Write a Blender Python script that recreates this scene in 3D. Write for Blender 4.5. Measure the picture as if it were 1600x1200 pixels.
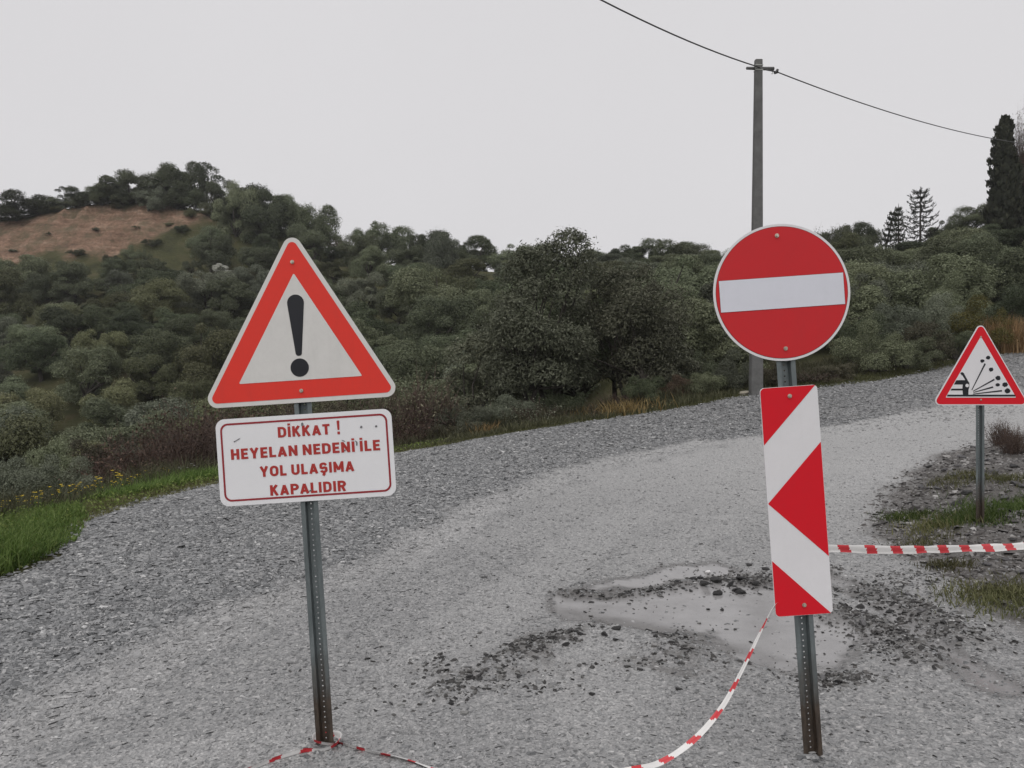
import bpy, bmesh, math
import numpy as np
from mathutils import Vector, Matrix
R = math.radians
for o in list(bpy.data.objects): bpy.data.objects.remove(o)
scene = bpy.context.scene
COL = scene.collection
rng = np.random.default_rng(7)

# ------------------------------------------------------------------ camera
cam_d = bpy.data.cameras.new('camera'); cam = bpy.data.objects.new('camera', cam_d); COL.objects.link(cam)
cam.location = (0, 0, 1.7); cam.rotation_euler = (R(90), 0, 0)
cam_d.sensor_width = 36; cam_d.lens = 36 * 1201 / 1600; cam_d.clip_end = 6000; cam_d.clip_start = .05
scene.camera = cam

# ------------------------------------------------------------------ overcast sky and sun
SUN_EL, SUN_AZ = 56, 200          # degrees; the sun stands behind the photographer, veiled by cloud
world = bpy.data.worlds.new('World'); scene.world = world; world.use_nodes = True
wn = world.node_tree.nodes; wl = world.node_tree.links
bg = wn['Background']
sky = wn.new('ShaderNodeTexSky'); sky.sky_type = 'NISHITA'; sky.sun_disc = False
sky.sun_elevation = R(SUN_EL); sky.sun_rotation = R(SUN_AZ); sky.dust_density = 4
hs = wn.new('ShaderNodeHueSaturation'); hs.inputs['Saturation'].default_value = .1
mx = wn.new('ShaderNodeMix'); mx.data_type = 'RGBA'; mx.inputs[0].default_value = .9
wl.new(sky.outputs[0], hs.inputs['Color']); wl.new(hs.outputs[0], mx.inputs[6])
mx.inputs[7].default_value = (7.5, 7.38, 7.55, 1)      # even cloud cover
ctc = wn.new('ShaderNodeTexCoord'); cno = wn.new('ShaderNodeTexNoise'); cno.inputs['Scale'].default_value = 2.2; cno.inputs['Detail'].default_value = 5
crp = wn.new('ShaderNodeMapRange'); crp.inputs[3].default_value = .965; crp.inputs[4].default_value = 1.035
cml = wn.new('ShaderNodeVectorMath'); cml.operation = 'SCALE'
wl.new(ctc.outputs['Generated'], cno.inputs['Vector']); wl.new(cno.outputs[0], crp.inputs[0]); wl.new(crp.outputs[0], cml.inputs['Scale']); wl.new(mx.outputs[2], cml.inputs[0])
wl.new(cml.outputs[0], bg.inputs[0]); bg.inputs[1].default_value = .1
sd = bpy.data.lights.new('sun', 'SUN'); sun = bpy.data.objects.new('sun', sd); COL.objects.link(sun)
sd.energy = 1.5; sd.angle = R(70); sd.color = (1, .97, .94)
_az = R(SUN_AZ); _d = Vector((math.sin(_az) * math.cos(R(SUN_EL)), math.cos(_az) * math.cos(R(SUN_EL)), math.sin(R(SUN_EL))))
sun.rotation_euler = _d.to_track_quat('Z', 'Y').to_euler()
scene.view_settings.view_transform = 'Standard'; scene.view_settings.look = 'None'
scene.view_settings.exposure = 0; scene.view_settings.gamma = 1
scene.cycles.max_bounces = 6; scene.cycles.transparent_max_bounces = 4

# ------------------------------------------------------------------ helpers
def tag(o, label=None, cat=None, group=None, kind=None):
    if label: o['label'] = label
    if cat: o['category'] = cat
    if group: o['group'] = group
    if kind: o['kind'] = kind
    return o
def empty(name, loc=(0, 0, 0), rot=(0, 0, 0)):
    o = bpy.data.objects.new(name, None); COL.objects.link(o); o.location = loc; o.rotation_euler = rot; o.empty_display_size = .1
    return o
def link(name, me, mat=None, parent=None):
    o = bpy.data.objects.new(name, me); COL.objects.link(o); o.parent = parent
    if mat is not None and not me.materials: me.materials.append(mat)
    return o
def np_mesh(name, V, faces, smooth=False, mat_idx=None):
    """faces: list of (m,k) index arrays"""
    me = bpy.data.meshes.new(name)
    V = np.asarray(V, np.float32); faces = [np.asarray(f, np.int32) for f in faces if len(f)]
    me.vertices.add(len(V)); me.vertices.foreach_set('co', V.ravel())
    loops = np.concatenate([f.ravel() for f in faces]); tot = np.concatenate([np.full(len(f), f.shape[1], np.int32) for f in faces])
    start = np.concatenate([[0], np.cumsum(tot)[:-1]]).astype(np.int32)
    me.loops.add(len(loops)); me.loops.foreach_set('vertex_index', loops)
    me.polygons.add(len(tot)); me.polygons.foreach_set('loop_start', start); me.polygons.foreach_set('loop_total', tot)
    me.polygons.foreach_set('use_smooth', np.full(len(tot), bool(smooth)))
    if mat_idx is not None: me.polygons.foreach_set('material_index', np.asarray(mat_idx, np.int32))
    me.update(calc_edges=True)
    return me
def set_attr(me, name, vals):
    a = me.attributes.new(name, 'FLOAT', 'POINT'); a.data.foreach_set('value', np.asarray(vals, np.float32))
class MB:
    def __init__(s): s.v = []; s.f = []; s.m = []
    def add(s, v, f, m=0):
        b = len(s.v); s.v += [tuple(p) for p in v]; s.f += [tuple(i + b for i in q) for q in f]; s.m += [m] * len(f)
    def tube(s, pts, rad, n=6, m=0, cap=True):
        pts = [Vector(p) for p in pts]; k = len(pts); V = []
        rad = rad if hasattr(rad, '__len__') else [rad] * k
        for i, p in enumerate(pts):
            t = (pts[min(i + 1, k - 1)] - pts[max(i - 1, 0)]).normalized()
            a = t.cross(Vector((.31, .95, .05))); a = a.normalized() if a.length > 1e-4 else Vector((1, 0, 0)); b = t.cross(a)
            for j in range(n):
                w = 2 * math.pi * j / n; V.append(p + (a * math.cos(w) + b * math.sin(w)) * rad[i])
        Fc = [(i * n + j, i * n + (j + 1) % n, (i + 1) * n + (j + 1) % n, (i + 1) * n + j) for i in range(k - 1) for j in range(n)]
        if cap: Fc += [tuple(range(n))[::-1], tuple(range((k - 1) * n, k * n))]
        s.add(V, Fc, m)
    def prism(s, pts2, y0, y1, m=0):
        """2D (x,z) outline, extruded from y0 (front) to y1"""
        n = len(pts2)
        s.add([(x, y0, z) for x, z in pts2] + [(x, y1, z) for x, z in pts2],
              [tuple(range(n)), tuple(range(2 * n - 1, n - 1, -1))] + [(i, i + n, (i + 1) % n + n, (i + 1) % n) for i in range(n)], m)
    def flat(s, pts2, y, m=0): s.add([(x, y, z) for x, z in pts2], [tuple(range(len(pts2)))], m)
    def build(s, name, mats, parent=None, smooth=False):
        me = bpy.data.meshes.new(name); me.from_pydata(s.v, [], s.f)
        for mt in (mats if isinstance(mats, (list, tuple)) else [mats]): me.materials.append(mt)
        me.polygons.foreach_set('material_index', s.m)
        if smooth: me.polygons.foreach_set('use_smooth', [True] * len(s.f))
        me.update(); return link(name, me, None, parent)

# ------------------------------------------------------------------ materials
MATS = {}
def new_mat(name):
    m = bpy.data.materials.new(name); m.use_nodes = True; nt = m.node_tree
    return m, nt.nodes, nt.links, nt.nodes['Principled BSDF']
def ramp(N, stops):
    r = N.new('ShaderNodeValToRGB'); e = r.color_ramp.elements
    while len(e) < len(stops): e.new(.5)
    for i, (p, c) in enumerate(stops): e[i].position = p; e[i].color = (*c, 1) if len(c) == 3 else c
    return r
def mix(N, L, fac, a, b, mode='MIX'):
    m = N.new('ShaderNodeMix'); m.data_type = 'RGBA'; m.blend_type = mode
    for i, v in ((0, fac), (6, a), (7, b)):
        if hasattr(v, 'links'): L.new(v, m.inputs[i])
        else: m.inputs[i].default_value = v if i == 0 else (*v, 1)
    return m.outputs[2]
def noise(N, L, scale, detail=4, rough=.6, vec=None, out=0):
    n = N.new('ShaderNodeTexNoise'); n.inputs['Scale'].default_value = scale; n.inputs['Detail'].default_value = detail; n.inputs['Roughness'].default_value = rough
    if vec is not None: L.new(vec, n.inputs['Vector'])
    return n.outputs[out]
def bump(N, L, bs, h, strength, dist):
    b = N.new('ShaderNodeBump'); b.inputs['Strength'].default_value = strength; b.inputs['Distance'].default_value = dist
    L.new(h, b.inputs['Height']); 
    if bs.inputs['Normal'].links: L.new(bs.inputs['Normal'].links[0].from_socket, b.inputs['Normal'])
    L.new(b.outputs[0], bs.inputs['Normal'])
def attr(N, name):
    a = N.new('ShaderNodeAttribute'); a.attribute_name = name; return a.outputs['Fac']
def paint(name, col, rough=.45, dirt=.12, spec=.4, scale=9):
    m, N, L, b = new_mat(name)
    tc = N.new('ShaderNodeTexCoord').outputs['Object']
    r = ramp(N, [(.35, (0, 0, 0)), (.75, (1, 1, 1))]); L.new(noise(N, L, scale, 6, .7, tc), r.inputs[0])
    r2 = ramp(N, [(.45, (0, 0, 0)), (.8, (1, 1, 1))]); L.new(noise(N, L, 60, 3, .6, tc), r2.inputs[0])
    d = tuple(c * .72 + .02 for c in col)
    mm = N.new('ShaderNodeMath'); mm.operation = 'MULTIPLY'; mm.inputs[1].default_value = dirt * 2; L.new(r.outputs[0], mm.inputs[0])
    c1 = mix(N, L, mm.outputs[0], col, d)
    m2 = N.new('ShaderNodeMath'); m2.operation = 'MULTIPLY'; m2.inputs[1].default_value = dirt; L.new(r2.outputs[0], m2.inputs[0])
    L.new(mix(N, L, m2.outputs[0], c1, d), b.inputs['Base Color'])
    b.inputs['Roughness'].default_value = rough; b.inputs['Specular IOR Level'].default_value = spec
    mp = N.new('ShaderNodeMapping'); L.new(tc, mp.inputs[0]); mp.inputs['Scale'].default_value = (9, 9, .9)
    rs2 = ramp(N, [(.55, (0, 0, 0)), (.8, (1, 1, 1))]); L.new(noise(N, L, 1.6, 5, .6, mp.outputs[0]), rs2.inputs[0])
    m4 = N.new('ShaderNodeMath'); m4.operation = 'MULTIPLY'; m4.inputs[1].default_value = dirt * 1.3; L.new(rs2.outputs[0], m4.inputs[0])
    L.new(mix(N, L, m4.outputs[0], b.inputs['Base Color'].links[0].from_socket, tuple(c * .5 + .03 for c in col)), b.inputs['Base Color'])
    bump(N, L, b, noise(N, L, 3, 2, .5, tc), .06, .02)
    return m
def foliage(name, c0, c1, c2, trans=.25, rough=.65):
    m, N, L, b = new_mat(name)
    g = N.new('ShaderNodeNewGeometry'); oi = N.new('ShaderNodeObjectInfo')
    r = ramp(N, [(0, c0), (.55, c1), (1, c2)]); L.new(g.outputs['Random Per Island'], r.inputs[0])
    h = N.new('ShaderNodeHueSaturation'); L.new(r.outputs[0], h.inputs['Color'])
    mr = N.new('ShaderNodeMapRange'); mr.inputs[3].default_value = .58; mr.inputs[4].default_value = 1.4; L.new(oi.outputs['Random'], mr.inputs[0]); L.new(mr.outputs[0], h.inputs['Value'])
    mr2 = N.new('ShaderNodeMapRange'); mr2.inputs[3].default_value = .485; mr2.inputs[4].default_value = .515
    ml = N.new('ShaderNodeMath'); ml.operation = 'FRACT'; mu = N.new('ShaderNodeMath'); mu.operation = 'MULTIPLY'; mu.inputs[1].default_value = 7.3
    L.new(oi.outputs['Random'], mu.inputs[0]); L.new(mu.outputs[0], ml.inputs[0]); L.new(ml.outputs[0], mr2.inputs[0]); L.new(mr2.outputs[0], h.inputs['Hue'])
    L.new(h.outputs[0], b.inputs['Base Color']); b.inputs['Roughness'].default_value = rough; b.inputs['Specular IOR Level'].default_value = .25
    t = N.new('ShaderNodeBsdfTranslucent'); L.new(h.outputs[0], t.inputs[0])
    ms = N.new('ShaderNodeMixShader'); ms.inputs[0].default_value = trans
    L.new(b.outputs[0], ms.inputs[1]); L.new(t.outputs[0], ms.inputs[2]); L.new(ms.outputs[0], N['Material Output'].inputs[0])
    return m
def simple(name, col, rough=.8, var=.25, scale=8, metal=0, bmp=.3, bd=.01):
    m, N, L, b = new_mat(name); tc = N.new('ShaderNodeTexCoord').outputs['Object']
    n = noise(N, L, scale, 6, .65, tc); r = ramp(N, [(.3, tuple(c * (1 - var) for c in col)), (.7, tuple(min(1, c * (1 + var)) for c in col))])
    L.new(n, r.inputs[0]); L.new(r.outputs[0], b.inputs['Base Color']); b.inputs['Roughness'].default_value = rough; b.inputs['Metallic'].default_value = metal
    bump(N, L, b, noise(N, L, scale * 5, 4, .6, tc), bmp, bd)
    return m

# ------------------------------------------------------------------ terrain
F=1201.0;CH=1.7
def P(px,py,d): return np.array([(px-800)/F*d,d,CH-(py-600)/F*d])
CP=[P(508,1174,3.65),P(1272,1186,3.38),P(1532,845,7.6),P(0,910,6.1),P(140,815,8.4),P(345,757,11.2),P(620,710,15),P(850,670,16.9),P(1180,618,18.3),P(1330,600,20),P(1600,546,27)]
CP+= [P(1600,700,12.0),P(900,800,9.0),P(1200,720,12.5),P(1300,660,16),P(600,800,9.0),P(1600,640,17)]
X=lambda *a:CP.append(np.array(a,float))
# near flat
for a in [(0,0,0),(-6,0,0),(6,0,.08),(-3,1.5,0),(3,1.5,.07),(5,4,.12),(12,5,.3),(20,10,.9),(-15,-10,-.1),(15,-10,.1),(0,-20,0),(-60,-40,0),(60,-40,1),(0,-80,0)]: X(*a)
# outside the left verge
for a in [(-8,7,-.25),(-7.5,11,-.35),(-6.5,14,-.3),(-4,18.5,-.3),(0,20.5,.1),(4.5,21.5,1.0),(9,23.5,1.9),(-12,15,-1.6),(-15,8,-1.2),(-8,20,-1.6),(-2,25,-1.4),(5,27,1.0),(-20,30,-4.),(-12,27,-3.4),(-5,32,-2.2),(-30,20,-4),(-45,35,-5),(-35,48,-1.5),(-15,45,-1.2)]: X(*a)
for a in [(700,480,66),(700,560,48),(1100,480,52),(1100,560,34),(1400,470,42),(1400,545,29),(1600,475,41),(1600,410,50),(850,500,58)]: CP.append(P(*a))
CR=[(-250,375,100),(-50,355,100),(60,338,100),(150,322,100),(240,318,100),(340,337,100),(450,372,97),(560,405,92),(700,420,86),(850,428,80),(1000,430,76),(1150,430,71),(1300,422,66),(1400,398,62),(1500,370,59),(1600,345,57),(1800,320,55)]
for a in CR: CP.append(P(*a))
for px,py,d in CR[::2]:
    q=P(px,py,d); r=q[:2]*1.35; X(r[0],r[1],q[2]-7); r=q[:2]*2.2; X(r[0],r[1],q[2]-22 if px<1000 else 0)
for a in [(0,412,90),(150,415,90),(330,400,92),(-150,430,90),(150,520,70),(350,500,70),(520,470,76),(60,600,52),(350,590,52)]: CP.append(P(*a))
for a in [(70,30,5),(60,0,2),(-80,20,-5),(-90,60,2)]: X(*a)
CP=np.array(CP)
MQC = 2.5
def phi(r): return np.sqrt(r * r + MQC * MQC)
def solve():
    n=len(CP);xy=CP[:,:2]
    A_=phi(np.linalg.norm(xy[:,None]-xy[None],axis=2));
    Pm=np.c_[np.ones(n),xy]
    M=np.block([[A_,Pm],[Pm.T,np.zeros((3,3))]])
    return np.linalg.solve(M,np.r_[CP[:,2],0,0,0])
TPSW=solve()
def H0(x,y):
    x=np.asarray(x,float);y=np.asarray(y,float);o=np.zeros(x.shape)
    for i,c in enumerate(CP): o=o+TPSW[i]*phi(np.hypot(x-c[0],y-c[1]))
    return o+TPSW[-3]+TPSW[-2]*x+TPSW[-1]*y
def vnoise(x, y, s, seed=0):
    """smooth value noise in [-1,1]"""
    x = np.asarray(x, float) * s + 137.3 * seed; y = np.asarray(y, float) * s + 71.7 * seed
    i = np.floor(x).astype(np.int64); j = np.floor(y).astype(np.int64); u = x - i; v = y - j
    u = u * u * (3 - 2 * u); v = v * v * (3 - 2 * v)
    def h(a, b):
        q = (a * 374761393 + b * 668265263 + seed * 982451653) & 0xffffffff
        q = ((q ^ (q >> 13)) * 1274126177) & 0xffffffff
        return ((q ^ (q >> 16)) & 0xffff) / 32767.5 - 1
    return (h(i, j) * (1 - u) + h(i + 1, j) * u) * (1 - v) + (h(i, j + 1) * (1 - u) + h(i + 1, j + 1) * u) * v
def sstep(a, b, x):
    t = np.clip((np.asarray(x, float) - a) / (b - a), 0, 1); return t * t * (3 - 2 * t)
def gpx(px, py):
    """the ground point seen at a pixel of the photograph"""
    k = (py - 600) / F; d = 5.
    if k <= .001: d = 25.
    ds = np.linspace(2.5, 40, 1500); z = H0((px - 800) / F * ds, ds); e = CH - z - k * ds
    i = np.argmax(e < 0) if (e < 0).any() else len(ds) - 1
    d = ds[i]; return np.array([(px - 800) / F * d, d])
def seg_dist(x, y, pts):
    x = np.asarray(x, float); y = np.asarray(y, float); best = np.full(x.shape, 1e9)
    for (ax, ay), (bx, by) in zip(pts[:-1], pts[1:]):
        dx, dy = bx - ax, by - ay; t = np.clip(((x - ax) * dx + (y - ay) * dy) / (dx * dx + dy * dy), 0, 1)
        best = np.minimum(best, np.hypot(x - ax - t * dx, y - ay - t * dy))
    return best
def inside(x, y, poly):
    x = np.asarray(x, float); y = np.asarray(y, float); c = np.zeros(x.shape, bool); n = len(poly)
    for i in range(n):
        (ax, ay), (bx, by) = poly[i], poly[(i + 1) % n]
        if ay == by: continue
        c ^= ((ay > y) != (by > y)) & (x < (bx - ax) * (y - ay) / (by - ay) + ax)
    return c
def smooth_line(pts, n=8):
    pts = np.array(pts, float); out = []
    for i in range(len(pts) - 1):
        p0, p1, p2, p3 = pts[max(i - 1, 0)], pts[i], pts[i + 1], pts[min(i + 2, len(pts) - 1)]
        for k in range(n):
            t = k / n; out.append(.5 * ((2 * p1) + (-p0 + p2) * t + (2 * p0 - 5 * p1 + 4 * p2 - p3) * t * t + (-p0 + 3 * p1 - 3 * p2 + p3) * t ** 3))
    return np.array(out + [pts[-1]])
EDGE = smooth_line([(-25, -9), (-12, 1.5), (-6.5, 4.6), (-4.06, 6.1), (-4.25, 7.4), (-4.75, 8.6), (-4.25, 11.2), (-2.3, 14.9), (.7, 16.85), (5.8, 18.35), (8.9, 20.1), (18.0, 27), (40, 43)], 5)
ROADPOLY = [tuple(p) for p in EDGE] + [(46, 40), (46, -14), (-25, -14)]
def road_sd(x, y):
    d = seg_dist(x, y, [tuple(p) for p in EDGE]); return np.where(inside(x, y, ROADPOLY), d, -d)
BANK = [gpx(*q) for q in [(1660, 672), (1600, 680), (1500, 712), (1425, 755), (1390, 805), (1405, 850), (1470, 885), (1545, 935), (1600, 975), (1700, 1010)]]
BANKPOLY = [tuple(p) for p in smooth_line(BANK, 4)] + [(7.5, 5.2), (13, 7), (14, 12.5)]
def bank_sd(x, y):
    d = seg_dist(x, y, BANKPOLY + BANKPOLY[:1]); return np.where(inside(x, y, BANKPOLY), d, -d)
def g2(x, y, cx, cy, sx, sy, a=0):
    c, s = math.cos(a), math.sin(a); u = (x - cx) * c + (y - cy) * s; v = -(x - cx) * s + (y - cy) * c
    return np.exp(-.5 * ((u / sx) ** 2 + (v / sy) ** 2))
MUDPOLY = [tuple(p) for p in smooth_line([gpx(*q) for q in [(845, 950), (880, 925), (1000, 900), (1110, 878), (1190, 905), (1270, 935), (1345, 985), (1350, 1040), (1285, 1062), (1180, 1040), (1080, 1010), (960, 985), (880, 975), (845, 950)]], 4)][:-1]
MUD2 = [tuple(p) for p in smooth_line([gpx(*q) for q in [(1300, 905), (1370, 935), (1430, 985), (1490, 1030), (1560, 1075)]], 4)]
TRACK1 = [tuple(gpx(*q)) for q in [(-60, 1190), (200, 1065), (400, 965), (600, 880), (740, 800), (900, 735), (1100, 690)]]
TRACK2 = [tuple(gpx(*q)) for q in [(250, 1230), (560, 1130), (800, 930), (950, 820), (1150, 740), (1450, 650), (1600, 612)]]
TRACK3 = [tuple(gpx(*q)) for q in [(900, 1140), (1000, 900), (1180, 790), (1400, 690), (1600, 640)]]
MOUND = [tuple(gpx(*q)) for q in [(690, 1070), (780, 1040), (850, 1015), (930, 1000), (1020, 1012), (1075, 1025)]]
ROW = [tuple(gpx(*q)) for q in [(890, 930), (1000, 925), (1070, 912), (1130, 905), (1200, 912), (1300, 893)]]
RUT = [tuple(gpx(*q)) for q in [(1310, 960), (1370, 985), (1440, 1035)]]
RUT2 = [tuple(gpx(*q)) for q in [(1360, 925), (1440, 960), (1520, 1005)]]
COMPACT = TRACK1 + [(30, 27), (60, 30), (60, -5), (-20, -5)]
def masks(x, y):
    n = vnoise(x, y, 2.1, 3) * .5 + vnoise(x, y, 6, 4) * .3 + vnoise(x, y, 17, 5) * .2
    d = seg_dist(x, y, MUDPOLY + MUDPOLY[:1]); sdm = np.where(inside(x, y, MUDPOLY), d, -d) + n * .13
    mud = sstep(-.03, .08, sdm)
    mud = np.maximum(mud, .85 * sstep(.2, .06, seg_dist(x, y, MUD2) + n * .08))
    tr = np.maximum(sstep(.5, .12, seg_dist(x, y, TRACK1) + n * .22), .75 * sstep(.7, .15, seg_dist(x, y, TRACK2) + n * .3))
    tr = np.maximum(tr, .7 * sstep(.7, .15, seg_dist(x, y, TRACK3) + n * .35))
    so = np.maximum(.62 * sstep(.34, .06, seg_dist(x, y, MOUND) + n * .6) * sstep(-.25, .3, vnoise(x, y, 4.5, 88) + .35 * vnoise(x, y, 15, 89)), .75 * sstep(.16, .02, seg_dist(x, y, ROW) + n * .16))
    so = np.maximum(so, .7 * sstep(.22, .04, seg_dist(x, y, RUT) + n * .14)); so = np.maximum(so, .7 * sstep(.25, .04, seg_dist(x, y, RUT2) + n * .16))
    cz = (.5 + .42 * sstep(6, 13, np.hypot(x, y))) * sstep(-.1, .5, np.where(inside(x, y, COMPACT), 1, -1) * seg_dist(x, y, TRACK1) + n * .5); tr = np.maximum(tr, cz)  # compacted grit; its rise with distance paints the wet road's grazing sky sheen
    b = bank_sd(x, y); so = np.maximum(so, sstep(-.4, .1, b + n * .4))
    return mud * (1 - .9 * so), tr * (1 - mud), so
def smooth_mud(x, y):
    d = seg_dist(x, y, MUDPOLY + MUDPOLY[:1]); return sstep(-.15, .35, np.where(inside(x, y, MUDPOLY), d, -d))
FEET = [tuple(P(508, 1165, 3.65)[:2]), tuple(P(1272, 1175, 3.38)[:2])]
def extra(x, y):
    """relief of the road and verge on top of the broad terrain"""
    x = np.asarray(x, float); y = np.asarray(y, float); rd = np.hypot(x, y)
    near = sstep(60, 15, rd); sm = smooth_mud(x, y)
    e = (vnoise(x, y, .7, 11) * .02 + vnoise(x, y, 2.3, 12) * .010 + vnoise(x, y, 7, 13) * .005) * near * (1 - .85 * sm)
    e = e - .035 * sm
    e = e + .042 * sstep(.34, .02, seg_dist(x, y, MOUND) + vnoise(x, y, 5, 21) * .06) * (.75 + .4 * vnoise(x, y, 6, 22))
    e = e + .035 * sstep(.15, .01, seg_dist(x, y, ROW) + vnoise(x, y, 6, 23) * .05)
    e = e + .05 * sstep(.22, .02, seg_dist(x, y, RUT) + vnoise(x, y, 6, 24) * .06) + .05 * sstep(.25, .02, seg_dist(x, y, RUT2) + vnoise(x, y, 6, 25) * .06)
    e = e - .03 * sstep(.2, .02, seg_dist(x, y, MUD2)) - .018 * sstep(.5, .1, seg_dist(x, y, TRACK1)) * near - .012 * sstep(.5, .1, seg_dist(x, y, TRACK2)) * near
    for fx, fy in FEET: e = e + .014 * np.exp(-((x - fx) ** 2 + (y - fy) ** 2) / (2 * .07 ** 2)) * (1 + .5 * vnoise(x, y, 14, 33))
    b = bank_sd(x, y); e = e + sstep(-.1, .8, b) * (.10 + .07 * vnoise(x, y, 1.3, 31) + .04 * vnoise(x, y, 4, 32))
    return e
CUT = [P(q[0], q[1], q[2])[:2] for q in [(-120, 352, 100), (0, 346, 100.3), (120, 325, 100.3), (235, 320, 100.3), (335, 338, 99.2), (322, 355, 97.3), (250, 375, 95), (190, 392, 92.6), (165, 402, 91.5), (100, 398, 92.2), (0, 410, 90.5), (-120, 420, 89.5)]]
CUTPOLY = [tuple(p) for p in CUT]
def cut_sd(x, y):
    d = seg_dist(x, y, CUTPOLY + CUTPOLY[:1]); return np.where(inside(x, y, CUTPOLY), d, -d)
def H(x, y):
    x = np.asarray(x, float); y = np.asarray(y, float); rd = np.hypot(x, y)
    z = H0(x, y); far = sstep(140, 260, rd); z = z * (1 - far) - 9 * far
    back = sstep(-20, -60, y); z = z * (1 - back)
    z = z + (vnoise(x, y, .11, 41) * .8 + vnoise(x, y, .3, 42) * .3) * sstep(24, 45, rd) * (1 - .8 * far)
    c = sstep(-.5, 1.5, cut_sd(x, y))
    z = z + c * (-np.abs(vnoise(x + y * .25, y * .18, .42, 51)) * .9 + vnoise(x, y * .3, 1.1, 52) * .4 + vnoise(x, y, 2.2, 53) * .3)
    return z + extra(x, y)
def Hs(x, y): return float(H(np.array([x]), np.array([y]))[0])

def polar_sheet(name, thetas, rs, zfun, keep=None):
    T, Rr = np.meshgrid(thetas, rs, indexing='ij'); x = (np.sin(T) * Rr).ravel(); y = (np.cos(T) * Rr).ravel()
    z = zfun(x, y); nt, nr = len(thetas), len(rs)
    i = np.arange(nt * nr).reshape(nt, nr); q = np.stack([i[:-1, :-1], i[1:, :-1], i[1:, 1:], i[:-1, 1:]], -1).reshape(-1, 4)[:, ::-1]
    if keep is not None:
        k = keep(x, y); q = q[k[q].any(1)]
        used = np.unique(q); remap = np.full(nt * nr, -1); remap[used] = np.arange(len(used)); q = remap[q]; x, y, z = x[used], y[used], z[used]
    me = np_mesh(name, np.c_[x, y, z], [q], True); return me, x, y
def gspace(a, b, n): return np.geomspace(a, b, n)

# ground: one sheet out to the horizon
th = np.r_[np.linspace(-math.pi, R(-45), 60)[:-1], np.linspace(R(-45), R(45), 360), np.linspace(R(45), math.pi, 60)[1:]]
rs = np.r_[0.01, gspace(1, 20, 40)[:-1], np.linspace(20, 125, 170)[:-1], gspace(125, 600, 24)]
def ground_z(x, y):
    z = H(x, y); s = road_sd(x, y); return z - .12 * sstep(0, .5, s)
gme, gx, gy = polar_sheet('ground', th, rs, ground_z)
set_attr(gme, 'cut', sstep(-.6, .8, cut_sd(gx, gy) + vnoise(gx, gy, .5, 61) * 1.2 + vnoise(gx, gy, 1.5, 62) * .5))
m, N, L, b = new_mat('hillside_earth')
tc = N.new('ShaderNodeTexCoord').outputs['Object']
r1 = ramp(N, [(.3, (.032, .034, .018)), (.5, (.06, .062, .028)), (.72, (.10, .085, .05))]); L.new(noise(N, L, .35, 8, .65, tc), r1.inputs[0])
mp = N.new('ShaderNodeMapping'); L.new(tc, mp.inputs[0]); mp.inputs['Scale'].default_value = (.25, .25, 1.6); mp.inputs['Rotation'].default_value = (0, R(14), 0)
r2 = ramp(N, [(.3, (.13, .09, .066)), (.43, (.20, .13, .092)), (.56, (.25, .165, .118)), (.72, (.31, .235, .175))]); L.new(noise(N, L, 1.1, 8, .62, mp.outputs[0]), r2.inputs[0])
r3 = ramp(N, [(.46, (0, 0, 0)), (.62, (1, 1, 1))]); L.new(noise(N, L, .45, 8, .65, tc), r3.inputs[0])
m3 = N.new('ShaderNodeMath'); m3.operation = 'MULTIPLY'; m3.inputs[1].default_value = .7; L.new(r3.outputs[0], m3.inputs[0])
rk_ = ramp(N, [(.35, (.55, .55, .55)), (.6, (1.15, 1.12, 1.1))]); L.new(noise(N, L, 2.2, 8, .75, tc), rk_.inputs[0])
cutb = mix(N, L, 1., r2.outputs[0], rk_.outputs[0], 'MULTIPLY')
cutc = mix(N, L, m3.outputs[0], cutb, (.085, .08, .048))
L.new(mix(N, L, attr(N, 'cut'), r1.outputs[0], cutc), b.inputs['Base Color']); b.inputs['Roughness'].default_value = .95; b.inputs['Specular IOR Level'].default_value = .15
bump(N, L, b, noise(N, L, 3, 8, .7, tc), .8, .3)
tag(link('ground', gme, m), 'hillside and valley ground with a bare reddish cut below the crest', kind='structure')

# gravel road
th = np.linspace(R(-58), R(58), 360); rs = gspace(1.2, 55, 340)
def road_z(x, y):
    s = road_sd(x, y); return H(x, y) + .012 - .2 * sstep(.05, -.35, s + vnoise(x, y, 2.2, 71) * .12)
rme, rx, ry = polar_sheet('gravel_road', th, rs, road_z, lambda x, y: road_sd(x, y) > -.4)
mu_, tr_, so_ = masks(rx, ry)
set_attr(rme, 'mud', mu_); set_attr(rme, 'track_sheen', tr_); set_attr(rme, 'soil', so_)
m, N, L, b = new_mat('wet_gravel')
tc = N.new('ShaderNodeTexCoord').outputs['Object']
def voro(scale, out='Color', feat='F1'):
    v = N.new('ShaderNodeTexVoronoi'); v.feature = feat; v.inputs['Scale'].default_value = scale; L.new(tc, v.inputs['Vector']); return v.outputs[out]
sep = N.new('ShaderNodeSeparateColor'); L.new(voro(52), sep.inputs[0])
rg = ramp(N, [(0, (.07, .072, .075)), (.45, (.145, .148, .15)), (.85, (.24, .24, .24)), (1, (.42, .41, .40))]); L.new(sep.outputs[0], rg.inputs[0])
rbig = ramp(N, [(.3, (.8, .8, .82)), (.7, (1.12, 1.11, 1.1))]); L.new(noise(N, L, .8, 5, .6, tc), rbig.inputs[0])
gcol = mix(N, L, 1., rg.outputs[0], rbig.outputs[0], 'MULTIPLY')
rf = ramp(N, [(.3, (.28, .28, .28)), (.55, (.375, .373, .371)), (.8, (.46, .455, .45))]); L.new(noise(N, L, 30, 6, .75, tc), rf.inputs[0])
sep2 = N.new('ShaderNodeSeparateColor'); L.new(voro(95), sep2.inputs[0])
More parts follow.
